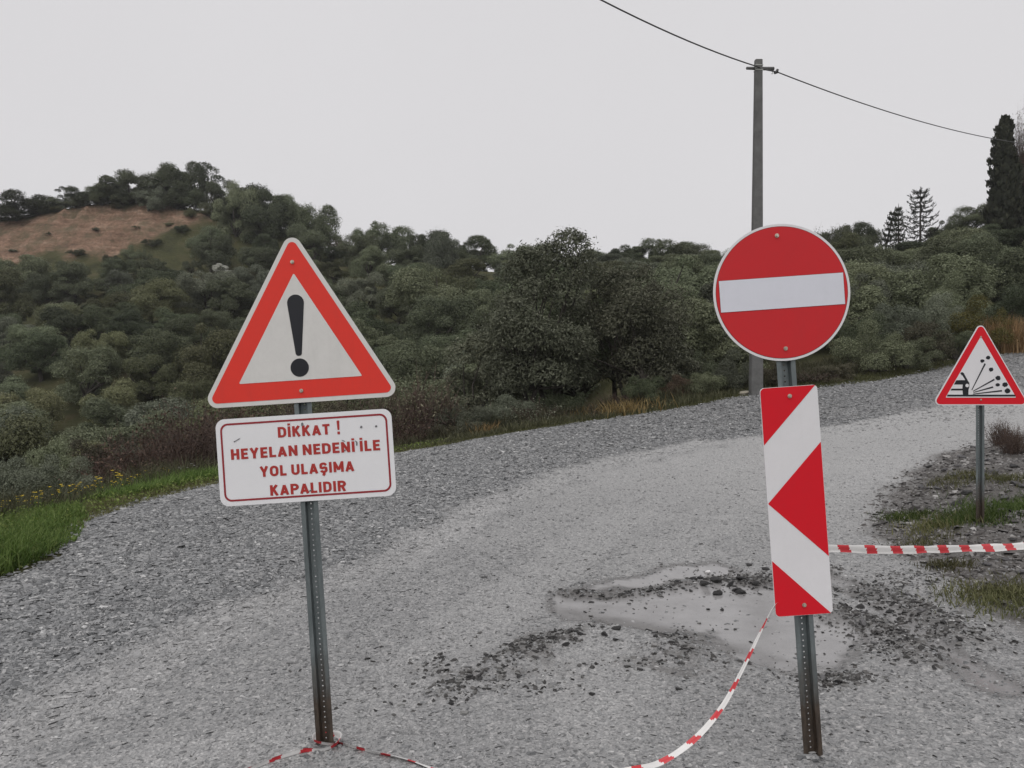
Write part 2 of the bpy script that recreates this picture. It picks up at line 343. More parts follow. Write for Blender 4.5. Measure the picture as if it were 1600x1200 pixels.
rf2 = ramp(N, [(0, (.5, .5, .51)), (.5, (.92, .92, .92)), (.9, (1.18, 1.18, 1.17)), (1, (1.6, 1.6, 1.58))]); L.new(sep2.outputs[1], rf2.inputs[0])
gcol = mix(N, L, attr(N, 'track_sheen'), gcol, mix(N, L, .85, rf.outputs[0], mix(N, L, 1., rf.outputs[0], rf2.outputs[0], 'MULTIPLY')))  # paler track grit, with the far sky sheen put into the colour
rs_ = ramp(N, [(.3, (.04, .037, .034)), (.7, (.12, .11, .102))]); L.new(noise(N, L, 22, 6, .7, tc), rs_.inputs[0])
gcol = mix(N, L, attr(N, 'soil'), gcol, rs_.outputs[0])
rm = ramp(N, [(.3, (.225, .22, .22)), (.7, (.29, .284, .284))]); L.new(noise(N, L, 5, 7, .65, tc), rm.inputs[0])
om = N.new('ShaderNodeMath'); om.operation = 'SUBTRACT'; om.inputs[0].default_value = 1; L.new(attr(N, 'mud'), om.inputs[1])
rg_ = N.new('ShaderNodeMath'); rg_.operation = 'MULTIPLY'; L.new(om.outputs[0], rg_.inputs[0]); L.new(attr(N, 'mud'), rg_.inputs[1])
rg2 = N.new('ShaderNodeMath'); rg2.operation = 'MULTIPLY'; rg2.inputs[1].default_value = 2.4; rg2.use_clamp = True; L.new(rg_.outputs[0], rg2.inputs[0])
L.new(mix(N, L, rg2.outputs[0], mix(N, L, attr(N, 'mud'), gcol, rm.outputs[0]), (.09, .085, .082)), b.inputs['Base Color'])
mr = N.new('ShaderNodeMapRange'); mr.inputs[3].default_value = .5; mr.inputs[4].default_value = .14; L.new(attr(N, 'mud'), mr.inputs[0]); L.new(mr.outputs[0], b.inputs['Roughness'])
b.inputs['Specular IOR Level'].default_value = .5
inv = N.new('ShaderNodeMath'); inv.operation = 'SUBTRACT'; inv.inputs[0].default_value = 1; L.new(attr(N, 'mud'), inv.inputs[1])
hm = N.new('ShaderNodeMath'); hm.operation = 'MULTIPLY'; L.new(voro(52, 'Distance'), hm.inputs[0]); L.new(inv.outputs[0], hm.inputs[1])
bump(N, L, b, hm.outputs[0], .7, .010)
hm2 = N.new('ShaderNodeMath'); hm2.operation = 'MULTIPLY'; L.new(voro(95, 'Distance'), hm2.inputs[0]); L.new(inv.outputs[0], hm2.inputs[1])
bump(N, L, b, hm2.outputs[0], .5, .006)
bump(N, L, b, noise(N, L, 18, 5, .7, tc), .15, .01)
ROAD = tag(link('gravel_road', rme, m), 'wet grey gravel road curving uphill to the right', kind='structure')
# ------------------------------------------------------------------ loose stones
def stones(name, x, y, z, sx, sy, sz, mat, tilt=.35, seed=1, jit=.2, dust_sheen=None):
    """ridged angular chips: four base corners and a two-point ridge each"""
    g = np.random.default_rng(seed); n = len(x)
    base = np.array([(-1, -.8, -.5), (.9, -.9, -.5), (1, .8, -.5), (-.9, .9, -.5), (-.5, 0, .8), (.5, .05, .7)], float)
    V = base[None] + g.normal(0, jit, (n, 6, 3)); V *= np.stack([sx, sy, sz], 1)[:, None]
    a = g.uniform(0, 6.283, n); t = g.normal(0, tilt, n)
    ct, st = np.cos(t), np.sin(t); X, Y, Z = V[..., 0], V[..., 1], V[..., 2]
    Y, Z = Y * ct[:, None] - Z * st[:, None], Y * st[:, None] + Z * ct[:, None]
    ca, sa = np.cos(a)[:, None], np.sin(a)[:, None]; X, Y = X * ca - Y * sa, X * sa + Y * ca
    V = np.stack([X + x[:, None], Y + y[:, None], Z + z[:, None]], -1).reshape(-1, 3); k = np.arange(n)[:, None] * 6
    me = np_mesh(name, V, [np.concatenate([k + np.array([0, 1, 5, 4]), k + np.array([2, 3, 4, 5])]), np.concatenate([k + np.array([1, 2, 5]), k + np.array([3, 0, 4])])])
    if dust_sheen is not None: set_attr(me, 'dust_sheen', np.repeat(dust_sheen, 6))
    return link(name, me, mat)
def stone_mat(name, stops, rough=.55):
    m, N, L, b = new_mat(name); g = N.new('ShaderNodeNewGeometry'); r = ramp(N, stops); L.new(g.outputs['Random Per Island'], r.inputs[0])
    tc = N.new('ShaderNodeTexCoord').outputs['Object']
    rn = ramp(N, [(.3, (.75, .75, .75)), (.7, (1.15, 1.15, 1.15))]); L.new(noise(N, L, 40, 4, .7, tc), rn.inputs[0])
    c_ = mix(N, L, attr(N, 'dust_sheen'), r.outputs[0], (.345, .342, .34)); L.new(mix(N, L, 1., c_, rn.outputs[0], 'MULTIPLY'), b.inputs['Base Color']); b.inputs['Roughness'].default_value = rough; b.inputs['Specular IOR Level'].default_value = .4
    return m
M_GRAVEL = stone_mat('gravel_stone', [(0, (.07, .073, .076)), (.3, (.15, .154, .158)), (.7, (.235, .239, .243)), (.95, (.32, .32, .32)), (1, (.5, .5, .495))])
M_DARK = stone_mat('asphalt_crumb', [(0, (.014, .013, .013)), (.45, (.04, .038, .036)), (.75, (.10, .096, .092)), (1, (.22, .22, .215))], .5)
M_RUBBLE = stone_mat('bank_rubble', [(0, (.035, .031, .03)), (.5, (.095, .088, .084)), (.85, (.18, .172, .168)), (1, (.36, .35, .34))], .55)
g = np.random.default_rng(3)
# gravel, denser near by and outside the wheel tracks
NC = 760000
u = g.random(NC); r0, r1, rc = 2.6, 34., 5.2
# candidate radius with area density falling as (rc/r)^1.75 beyond rc
ra = np.linspace(r0, r1, 4000); w = ra * np.minimum(1, (rc / ra) ** 1.75); cdf = np.cumsum(w); cdf /= cdf[-1]
rr = np.interp(u, cdf, ra); tt = g.uniform(R(-41), R(41), NC); x = np.sin(tt) * rr; y = np.cos(tt) * rr
s = road_sd(x, y) + g.normal(0, .12, NC); k = s > .02; x, y, rr, s = x[k], y[k], rr[k], s[k]
mu_, tr_, so_ = masks(x, y)
coarse = sstep(.15, -.25, np.where(inside(x, y, [tuple(p) for p in TRACK1] + [(60, 30), (60, -5), (-20, -5)]), 1, -1) * seg_dist(x, y, TRACK1) - .25)
bk = sstep(-.3, .2, bank_sd(x, y))
dens = (.40 + .62 * coarse + .14 * vnoise(x, y, 1.3, 81)) * (1 - .97 * mu_) * (1 - np.clip(.45 + .03 * (rr - 6), .45, .8) * tr_) * (1 - .45 * so_) * (1 - .6 * bk)
k = g.random(len(x)) < dens; x, y, rr, coarse, tr_ = x[k], y[k], rr[k], coarse[k], tr_[k]; n = len(x)
sc = np.exp(g.normal(0, .3, n)) * (.66 + .42 * coarse) * (1 + np.clip(rr - 6, 0, 12) * .03)
fx_ = np.concatenate([np.full(45, f[0]) for f in FEET]) + g.normal(0, .055, 90); fy_ = np.concatenate([np.full(45, f[1]) for f in FEET]) + g.normal(-.01, .05, 90)
x = np.r_[x, fx_]; y = np.r_[y, fy_]; sc = np.r_[sc, g.uniform(.8, 1.5, 90)]; tr_ = np.r_[tr_, np.full(90, .1)]; n = len(x)
a = .0108 * sc; z = H(x, y) + .012 + a * (.22 - .12 * tr_)
stones('gravel', x, y, z, a * g.uniform(1.0, 1.7, n), a * g.uniform(.6, 1.0, n), a * g.uniform(.3, .65, n), M_GRAVEL, .4, 5, dust_sheen=np.clip(tr_ * .55 + g.normal(0, .14, n), 0, .85))  # dust in the tracks, plus the same far sheen painted on the chips
tag(bpy.data.objects['gravel'], 'loose grey chippings spread over the road', 'gravel', kind='stuff')
print('gravel', n)
# dark crumbs along the heaps
def along(pts, n, spread, g):
    pts = np.array(pts); sl = np.linalg.norm(np.diff(pts, axis=0), axis=1); c = np.r_[0, np.cumsum(sl)]; t = g.uniform(0, c[-1], n)
    return np.interp(t, c, pts[:, 0]) + g.normal(0, spread, n), np.interp(t, c, pts[:, 1]) + g.normal(0, spread, n)
xs, ys, ss = [], [], []
for pts, n, sp, s0 in ((MOUND, 900, .14, .011), (MOUND, 700, .34, .008), (ROW, 700, .06, .012), (ROW, 400, .2, .007), (RUT, 700, .12, .010), (RUT2, 700, .15, .010), (MUDPOLY, 260, .2, .006)):
    a, b_ = along(pts, n, sp, g); xs.append(a); ys.append(b_); ss.append(s0 * np.exp(g.normal(0, .4, n)))
for q, n, sp in (((1310, 1065), 260, .09), ((1180, 900), 200, .12), ((770, 1090), 300, .18), ((1420, 910), 260, .25)):
    c = gpx(*q); xs.append(c[0] + g.normal(0, sp * 1.4, n)); ys.append(c[1] + g.normal(0, sp * .7, n)); ss.append(.009 * np.exp(g.normal(0, .4, n)))
n = 500; tt = g.uniform(R(-34), R(34), n); rr = g.uniform(3, 9, n); xs.append(np.sin(tt) * rr); ys.append(np.cos(tt) * rr); ss.append(.007 * np.exp(g.normal(0, .35, n)))
x, y, a = np.concatenate(xs), np.concatenate(ys), np.concatenate(ss); k = (road_sd(x, y) > .1) & ((vnoise(x, y, 4.5, 88) + g.normal(0, .25, len(x)) > .0) | (x > 1.6)); x, y, a = x[k], y[k], np.minimum(a[k], .017); n = len(x)
o = stones('asphalt_crumbs', x, y, H(x, y) + .012 + a * .3, a * g.uniform(.8, 1.5, n), a * g.uniform(.6, 1, n), a * g.uniform(.4, .8, n), M_DARK, .5, 6)
tag(o, 'black asphalt crumbs scattered round the mud patch', 'crumbs', kind='stuff')
# rubble of the bank on the right
n = 40000; x = g.uniform(3.5, 13, n); y = g.uniform(4.8, 13, n); bs = bank_sd(x, y); k = (bs > -.35) & (g.random(n) < sstep(-.4, .1, bs)) & (np.abs(x / y) < .9); x, y = x[k], y[k]; n = len(x)
a = .0145 * np.exp(g.normal(0, .45, n))
o = stones('bank_rubble', x, y, H(x, y) + .012 + a * .15, a * g.uniform(.9, 1.6, n), a * g.uniform(.6, 1.1, n), a * g.uniform(.35, .75, n), M_RUBBLE, .5, 8)
tag(o, 'small grey rubble covering the bank below the loose chippings sign', 'rubble', kind='stuff')

# single lumps one can pick out
def lump_mesh(seed, sq=.6, cuts=1):
    g = np.random.default_rng(seed); bm = bmesh.new(); bmesh.ops.create_icosphere(bm, subdivisions=1 + cuts, radius=1)
    pl = [(Vector(g.normal(0, 1, 3)).normalized(), g.uniform(.42, .8)) for _ in range(9)]
    for v in bm.verts:
        p = v.co.copy()
        for nn, dd in pl:
            e = p.dot(nn) - dd
            if e > 0: p -= nn * e
        p += Vector(g.normal(0, .03, 3)); v.co = Vector((p.x * 1.25, p.y * .85, p.z * sq))
    me = bpy.data.meshes.new('lump'); bm.to_mesh(me); bm.free(); return me
LUMPS = [lump_mesh(100 + i, .36 + .06 * i) for i in range(6)]
M_ASPH = simple('asphalt_lump', (.026, .025, .025), .6, .5, 30, bmp=.8, bd=.01)
M_STONE = simple('grey_stone', (.13, .127, .13), .6, .4, 14, bmp=.6, bd=.01)
M_BANK = simple('bank_stone', (.085, .082, .085), .6, .45, 14, bmp=.6, bd=.01)
M_WHITE = simple('white_stone', (.72, .71, .70), .5, .08, 14)
ORD = 'first second third fourth fifth sixth seventh eighth ninth tenth eleventh twelfth thirteenth fourteenth fifteenth sixteenth seventeenth eighteenth nineteenth twentieth'.split()
LUMP_ROWS = {}
def lump(name, px, py, size, mat, label, cat, group, i=0, h=None):
    c = gpx(px, py); me = LUMPS[i % 6]; o = bpy.data.objects.new(name, me); COL.objects.link(o)
    if not me.materials: me.materials.append(None)
    o.material_slots[0].link = 'OBJECT'; o.material_slots[0].material = mat
    o.location = (c[0], c[1], Hs(*c) + .012 + size * .25); o.scale = (size, size, size); o.rotation_euler = (g.normal(0, .2), g.normal(0, .2), g.uniform(0, 6.28))
    if group: LUMP_ROWS.setdefault(label, []).append((px, py, o))
    return tag(o, label, cat, group)
i = 0
for px, py, s in [(1060, 913, .03), (1085, 908, .04), (1100, 915, .05), (1120, 909, .055), (1121, 924, .045), (1140, 912, .05), (1160, 909, .045), (1182, 914, .04), (1185, 903, .035), (1152, 920, .05), (1095, 903, .035), (1170, 885, .04), (1195, 890, .035)]:
    i += 1; lump('asphalt_lump', px, py, s, M_ASPH, 'black asphalt lump in the row beyond the mud patch', 'asphalt lump', 'asphalt lumps beyond the mud patch', i)
for px, py, s in [(830, 1008, .02), (885, 1022, .028), (905, 1005, .028), (945, 1004, .03), (962, 1012, .025), (890, 1000, .022), (1060, 998, .022), (1050, 1018, .022), (860, 1012, .025), (1025, 1008, .02), (760, 1040, .02), (735, 1075, .022), (700, 1055, .018), (790, 1020, .02)]:
    i += 1; lump('asphalt_lump', px, py, s, M_ASPH, 'black asphalt lump on the gravel heap', 'asphalt lump', 'asphalt lumps on the gravel heap', i)
for px, py, s in [(1345, 950, .035), (1350, 985, .04), (1330, 1010, .02), (1365, 1010, .025), (1390, 955, .03), (1440, 965, .03), (1475, 985, .028), (1420, 940, .03), (1310, 1070, .03), (1285, 1062, .025), (1500, 1010, .025), (1375, 915, .03)]:
    i += 1; lump('muddy_stone', px, py, s, M_STONE if i % 2 else M_ASPH, 'muddy stone in the ruts right of the chevron board', 'stone', 'stones in the muddy ruts', i)
for px, py, s, lab in [(965, 993, .037, 'blackest squarish asphalt lump on top of the gravel heap'), (1157, 922, .045, 'round black asphalt lump in front of the row beyond the mud patch'), (928, 926, .02, 'flat black asphalt lump at the left end of the mud patch'), (1060, 1080, .022, 'small black lump alone on gravel left of the hanging tape'), (925, 1090, .02, 'small black lump alone on gravel below the heap'), (705, 1110, .022, 'black lump at the lower left foot of the gravel heap'), (1107, 948, .018, 'left of two black lumps lying on the pale mud'), (1128, 950, .018, 'right of two black lumps lying on the pale mud')]:
    i += 1; lump('asphalt_lump', px, py, s, M_ASPH, lab, 'asphalt lump', None, i)
i += 1; lump('white_stone', 1105, 893, .045, M_WHITE, 'bright white stone lying beyond the mud patch', 'stone', None, i)
lump('black_litter', 145, 787, .09, M_ASPH, 'black lump at the flowery verge on the left', 'lump', None, 2)
bank = [(1500, 720, .10), (1540, 735, .09), (1575, 715, .11), (1470, 745, .08), (1440, 770, .07), (1425, 790, .06), (1465, 775, .07), (1490, 760, .09), (1510, 780, .10), (1530, 765, .08), (1555, 755, .1), (1585, 745, .11), (1590, 775, .12), (1570, 790, .09), (1495, 800, .09), (1515, 815, .08), (1550, 815, .1), (1545, 790, .07), (1590, 820, .07), (1480, 815, .06), (1560, 840, .08), (1540, 900, .05), (1550, 922, .06), (1575, 930, .05), (1590, 912, .06), (1570, 895, .05), (1450, 730, .07), (1525, 700, .08), (1560, 695, .09), (1590, 690, .1), (1505, 740, .07), (1450, 800, .05), (1586, 880, .05)]
for px, py, s in bank:
    i += 1; lump('bank_stone', px + g.normal(0, 4), py + g.normal(0, 3), s * .72, M_BANK if i % 3 else M_ASPH, 'jagged stone on the right bank', 'stone', 'stones on the right bank', i)
lump('verge_stone', 228, 1e9 if 0 else 752, .03, M_STONE, 'small stone at the edge of the flowery verge', 'stone', None, 3)
lump('verge_boulder', 1245, 607, .12, simple('pale_rock', (.26, .24, .19), .9, .3, 6), 'pale rock by the verge right of the utility pole', 'rock', None, 1)
lump('verge_boulder', 1165, 617, .14, MATS.get('x') or simple('pale_rock_two', (.27, .25, .20), .9, .3, 6), 'pale rock at the foot of the utility pole', 'rock', None, 4)
lump('verge_boulder', 1480, 566, .09, simple('white_rock', (.5, .48, .44), .9, .2, 6), 'whitish rock at the road edge left of the loose chippings sign', 'rock', None, 2)

for lab, lst in LUMP_ROWS.items():
    rows = {}
    for px, py, o in lst: rows.setdefault('upper' if (py < 740 and 'bank' in lab) else 'middle' if (py < 800 and 'bank' in lab) else 'lower' if 'bank' in lab else '', []).append((px, o))
    for rn, rl in rows.items():
        rl.sort(key=lambda q: q[0])
        for k, (px, o) in enumerate(rl): o['label'] = lab + ', ' + ORD[k] + ' from left' + (f' of the {rn} ones' if rn else '')
# ------------------------------------------------------------------ road signs
M_W1 = paint('old_white_film', (.67, .66, .64), .45, .16); M_R1 = paint('faded_red_film', (.74, .048, .034), .5, .12, .2); M_BLK = paint('black_film', (.012, .013, .018), .35, .05)
M_W2 = paint('white_film', (.74, .73, .75), .4, .08); M_R2 = paint('red_film', (.58, .026, .032), .45, .1, .2); M_R3 = paint('bright_red_film', (.66, .012, .024), .45, .08, .2)
M_TXT = paint('printed_red', (.42, .035, .03), .4, .2, scale=40); M_BRD = paint('dark_red_line', (.30, .022, .03), .4, .15, scale=30)
M_WS = paint('panel_white', (.78, .78, .80), .4, .06); M_EDGE = paint('dark_edge', (.16, .02, .02), .5, .1)
M_BACK = simple('bare_aluminium', (.42, .43, .44), .45, .1, 10, .6)
m, N, L, b = new_mat('galvanised_post'); M_POST = m
tc = N.new('ShaderNodeTexCoord').outputs['Object']; sx_ = N.new('ShaderNodeSeparateXYZ'); L.new(tc, sx_.inputs[0])
rz = ramp(N, [(.3, (.11, .13, .135)), (.55, (.17, .195, .20)), (.8, (.26, .285, .29))])
mp = N.new('ShaderNodeMapping'); L.new(tc, mp.inputs[0]); mp.inputs['Scale'].default_value = (14, 14, 3); L.new(noise(N, L, 1.5, 7, .7, mp.outputs[0]), rz.inputs[0])
ad = N.new('ShaderNodeMath'); ad.operation = 'MULTIPLY_ADD'; L.new(noise(N, L, 1.2, 5, .7, mp.outputs[0]), ad.inputs[0]); ad.inputs[1].default_value = .5; L.new(sx_.outputs[2], ad.inputs[2])
rd_ = ramp(N, [(.46, (1, 1, 1)), (.72, (0, 0, 0))]); L.new(ad.outputs[0], rd_.inputs[0])
rdc = ramp(N, [(.3, (.022, .017, .013)), (.7, (.075, .055, .04))]); L.new(noise(N, L, 4, 6, .7, mp.outputs[0]), rdc.inputs[0])
L.new(mix(N, L, rd_.outputs[0], rz.outputs[0], rdc.outputs[0]), b.inputs['Base Color'])
inv = N.new('ShaderNodeMath'); inv.operation = 'MULTIPLY_ADD'; inv.inputs[1].default_value = -.5; inv.inputs[2].default_value = .5; L.new(rd_.outputs[0], inv.inputs[0]); L.new(inv.outputs[0], b.inputs['Metallic'])
b.inputs['Roughness'].default_value = .5
M_BOLT = simple('zinc_bolt', (.5, .45, .38), .4, .2, 60, .6)

def rpoly(pts, r, seg=6):
    """2D polygon with rounded corners"""
    out = []; n = len(pts)
    for i in range(n):
        p = Vector(pts[i]); a = (Vector(pts[i - 1]) - p).normalized(); c = (Vector(pts[(i + 1) % n]) - p).normalized()
        rr = r[i] if hasattr(r, '__len__') else r
        if rr <= 0: out.append(tuple(p)); continue
        half = a.angle(c) / 2; t = rr / math.tan(half); cen = p + (a + c).normalized() * (rr / math.sin(half))
        s0 = p + a * t - cen; s1 = p + c * t - cen; ang = math.atan2(s0.x * s1.y - s0.y * s1.x, s0.dot(s1))
        for k in range(seg + 1):
            w = ang * k / seg; out.append((cen.x + s0.x * math.cos(w) - s0.y * math.sin(w), cen.y + s0.x * math.sin(w) + s0.y * math.cos(w)))
    return out
def circle(cx, cz, r, n=64): return [(cx + r * math.cos(2 * math.pi * i / n), cz + r * math.sin(2 * math.pi * i / n)) for i in range(n)]
def tri(z0, side):    # sharp triangle whose bottom edge lies at z0
    return [(-side / 2, z0), (side / 2, z0), (0, z0 + side * .8660254)]
def part(name, parent, mat, *polys, y=None, y0=None, y1=None):
    mb = MB()
    for q in polys:
        if y is not None: mb.flat(q, y)
        else: mb.prism(q, y0, y1)
    return mb.build(name, mat, parent)
def bolt(parent, x, z, y=-.007, r=.0062):
    mb = MB(); mb.prism(circle(x, z, r * 1.5, 14), y - .0015, y + .001); mb.prism(circle(x, z, r, 6), y - .008, y - .0015)
    return mb.build('bolt', M_BOLT, parent)
def post(parent, z0, z1):
    """hat-section steel post with a punched web"""
    mb = MB(); T = .003
    for sgn in (-1, 1):
        prof = [(.0415, .004), (.021, .004), (.016, .034)]
        for (xa, ya), (xb, yb) in zip(prof[:-1], prof[1:]):
            nx, ny = (0, T) if ya == yb else (T, .0006)
            q = [(sgn * xa, ya), (sgn * xb, yb), (sgn * (xb + nx), yb + (ny if ya == yb else 0)), (sgn * (xa + nx), ya + ny)] if ya != yb else [(sgn * xa, ya), (sgn * xb, yb), (sgn * xb, yb + T), (sgn * xa, ya + T)]
            V = [(a, c, z0) for a, c in q] + [(a, c, z1) for a, c in q]
            mb.add(V, [(0, 1, 5, 4), (1, 2, 6, 5), (2, 3, 7, 6), (3, 0, 4, 7), (0, 3, 2, 1), (4, 5, 6, 7)])
    pitch = .025; n = int((z1 - z0) / pitch); hw = .0162; hr = .0039; yf, yb = .031, .034
    for k in range(n):
        zc = z0 + (k + .5) * pitch
        ring = [(hr * math.cos(R(45 * j + 22.5)), zc + hr * math.sin(R(45 * j + 22.5))) for j in range(8)]
        outr = [(hw, zc + hw * .3), (hw * .4, zc + pitch / 2), (-hw * .4, zc + pitch / 2), (-hw, zc + hw * .3), (-hw, zc - hw * .3), (-hw * .4, zc - pitch / 2), (hw * .4, zc - pitch / 2), (hw, zc - hw * .3)]
        cor = [(hw, zc + pitch / 2), (-hw, zc + pitch / 2), (-hw, zc - pitch / 2), (hw, zc - pitch / 2)]
        V = [(a, yf, c) for a, c in ring + outr + cor] + [(a, yb, c) for a, c in ring]
        Fc = [(j, (j + 1) % 8, 8 + (j + 1) % 8, 8 + j) for j in range(8)] + [(8, 9, 16), (10, 11, 17), (12, 13, 18), (14, 15, 19)] + [(j, 20 + j, 20 + (j + 1) % 8, (j + 1) % 8) for j in range(8)]
        mb.add(V, Fc)
    return mb.build('post', M_POST, parent)

# exclamation sign with text board
b0 = P(508, 1168, 3.65); base = Vector((b0[0], b0[1], Hs(b0[0], b0[1]))); lift = float(b0[2]) - base.z
S1 = empty('warning_sign', base, (0, R(-3.75), 0)); dz = lift
tag(S1, 'leaning red triangle sign with exclamation mark above a white text board', 'road sign')
post(S1, -.3, 2.25 + dz)
tb = 1.642 + dz; sd_ = .957
pl = part('plate', S1, [M_W1], rpoly(tri(tb, sd_), .045, 8), y0=-.004, y1=.001)
part('red_border', S1, M_R1, rpoly(tri(tb + .021, sd_ - .021 * 3.4641), .024, 8), y=-.0052)
part('white_field', S1, M_W1, rpoly(tri(tb + .107, sd_ - .107 * 3.4641), .004, 3), y=-.0064)
ex = [(-.0175, tb + .236), (0, 0)]
barp = rpoly([(-.0135, tb + .222), (.0135, tb + .222), (.0445, tb + .513), (-.0445, tb + .513)], [.013, .013, .040, .040], 8)
part('exclamation_mark', S1, M_BLK, barp, circle(0, tb + .166, .0435, 40), y=-.0076)
bolt(S1, 0, tb + .056); bolt(S1, -.003, tb + .668)
bd = empty('text_board', (0, 0, 0)); bd.parent = S1
zc = 1.380 + dz; w2, h2 = .418, .2065
def rect(cx, cz, w, h): return [(cx - w, cz - h), (cx + w, cz - h), (cx + w, cz + h), (cx - w, cz + h)]
part('board_plate', bd, M_WS, rpoly(rect(0, zc, w2, h2), .042, 8), y0=-.004, y1=.001)
o1 = rpoly(rect(0, zc, w2 - .021, h2 - .021), .036, 8); o2 = rpoly(rect(0, zc, w2 - .030, h2 - .030), .028, 8)
mb = MB(); n = len(o1); mb.add([(x, -.0052, z) for x, z in o1 + o2], [(i, (i + 1) % n, n + (i + 1) % n, n + i) for i in range(n)]); mb.build('border_line', M_BRD, bd)
def stroke(pts, w, closed=False):
    """a polyline widened to an outline with mitred joints, as quads"""
    q = [Vector(p) for p in pts]; n = len(q); Lf, Rt = [], []
    for i in range(n):
        a = q[i] - q[i - 1] if (i or closed) else q[1] - q[0]; c = q[(i + 1) % n] - q[i] if (i < n - 1 or closed) else q[i] - q[i - 1]
        a = a.normalized(); c = c.normalized(); na = Vector((-a.y, a.x)); nc = Vector((-c.y, c.x)); m_ = (na + nc).normalized(); k = min(w / 2 / max(m_.dot(na), .3), w)
        Lf.append(q[i] + m_ * k); Rt.append(q[i] - m_ * k)
    return [(Lf[i], Lf[(i + 1) % n], Rt[(i + 1) % n], Rt[i]) for i in range(n if closed else n - 1)]
def arc(cx, cy, rx, ry, a0, a1, n=7): return [(cx + rx * math.cos(R(a)), cy + ry * math.sin(R(a))) for a in np.linspace(a0, a1, n)]
SW = .212; h_ = SW / 2
def glyphs():
    e = 1 - h_; G = {}
    O_ = arc(.33, e - .23, .23, .23, 180, 0, 9) + arc(.33, h_ + .23, .23, .23, 0, -180, 9)
    G['D'] = (.64, [(([(h_, h_), (h_, e), (.30, e)] + arc(.30, e - .24, .24, .24, 75, 0, 5) + arc(.30, h_ + .24, .24, .24, 0, -75, 5) + [(.30, h_)]), 1)])
    G['I'] = (SW, [([(h_, 0), (h_, 1)], 0)]); G['\u0130'] = (SW, [([(h_, 0), (h_, 1)], 0), ([(h_, 1.10), (h_, 1.29)], 0)])
    G['K'] = (.63, [([(h_, 0), (h_, 1)], 0), ([(.12, .40), (.52, 1)], 0), ([(.27, .56), (.54, 0)], 0)])
    G['A'] = (.68, [([(.09, 0), (.34, .93)], 0), ([(.59, 0), (.34, .93)], 0), ([(.18, .27), (.50, .27)], 0)])
    G['T'] = (.56, [([(0, e), (.56, e)], 0), ([(.28, 0), (.28, .85)], 0)])
    G['H'] = (.62, [([(h_, 0), (h_, 1)], 0), ([(.62 - h_, 0), (.62 - h_, 1)], 0), ([(.15, .5), (.47, .5)], 0)])
    G['E'] = (.52, [([(h_, 0), (h_, 1)], 0), ([(.15, e), (.52, e)], 0), ([(.15, .5), (.48, .5)], 0), ([(.15, h_), (.52, h_)], 0)])
    G['Y'] = (.66, [([(.09, 1), (.33, .42)], 0), ([(.57, 1), (.33, .42)], 0), ([(.33, 0), (.33, .45)], 0)])
    G['L'] = (.50, [([(h_, 1), (h_, h_), (.50, h_)], 0)])
    G['N'] = (.66, [([(h_, 0), (h_, 1)], 0), ([(.66 - h_, 0), (.66 - h_, 1)], 0), ([(.11, .93), (.55, .07)], 0)])
    G['O'] = (.66, [(O_, 1)]); G['U'] = (.64, [([(h_, 1)] + arc(.32, h_ + .222, .222, .222, 180, 360, 10) + [(.64 - h_, 1)], 0)])
    S_ = [(.53, .74)] + arc(.30, e - .175, .2, .175, 20, 180, 8) + arc(.30, .5 + .06, .2, .1, 200, 255, 3) + arc(.32, .43, .2, .09, 75, 20, 3) + arc(.32, h_ + .175, .2, .175, 10, -170, 9)
    G['S'] = (.62, [(S_, 0)]); G['\u015e'] = (.62, [(S_, 0), ([(.34, .02), (.34, -.10), (.25, -.24)], 0)])
    G['M'] = (.80, [([(h_, 0), (h_, 1)], 0), ([(.80 - h_, 0), (.80 - h_, 1)], 0), ([(.11, .93), (.40, .22)], 0), ([(.69, .93), (.40, .22)], 0)])
    bowl = [(h_, e), (.34, e)] + arc(.34, e - .205, .2, .205, 75, -75, 7) + [(.34, e - .41), (h_, e - .41)]
    G['P'] = (.60, [([(h_, 0), (h_, 1)], 0), (bowl, 0)]); G['R'] = (.62, [([(h_, 0), (h_, 1)], 0), (bowl, 0), ([(.32, .5), (.53, 0)], 0)])
    return G
GL = glyphs()
def lettering(parent, txt, cx, cz, width, cap, mat, y):
    adv = []; x_ = 0
    for ch in txt:
        adv.append(x_); x_ += (.26 if ch == ' ' else GL[ch][0] + .13)
    sx = width / (x_ - .13)
    for ch, a0 in zip(txt, adv):
        if ch == ' ': continue
        mb = MB()
        for k_, (pts, cl_) in enumerate(GL[ch][1]):
            for q in stroke(pts, SW, bool(cl_)): mb.flat([(cx - width / 2 + (a0 + v.x) * sx, cz - cap / 2 + v.y * cap) for v in q], y - .00012 * k_)
        mb.build('letter', mat, parent)
lettering(bd, 'D\u0130KKAT', -.001, zc + .128, .247, .050, M_TXT, -.0056)
lettering(bd, 'HEYELAN NEDEN\u0130 \u0130LE', .001, zc + .0375, .708, .050, M_TXT, -.0056)
lettering(bd, 'YOL ULA\u015eIMA', .002, zc - .053, .447, .050, M_TXT, -.0056)
lettering(bd, 'KAPALIDIR', .001, zc - .1445, .359, .050, M_TXT, -.0056)
part('exclamation_stroke', bd, M_TXT, rpoly([(.159, zc + .121), (.168, zc + .121), (.170, zc + .166), (.157, zc + .166)], .003, 3), y=-.0056)
part('exclamation_dot', bd, M_TXT, rpoly(rect(.1635, zc + .107, .006, .0065), .002, 3), y=-.0056)
M_SCR = paint('scratched_metal', (.17, .17, .18), .6, .3)
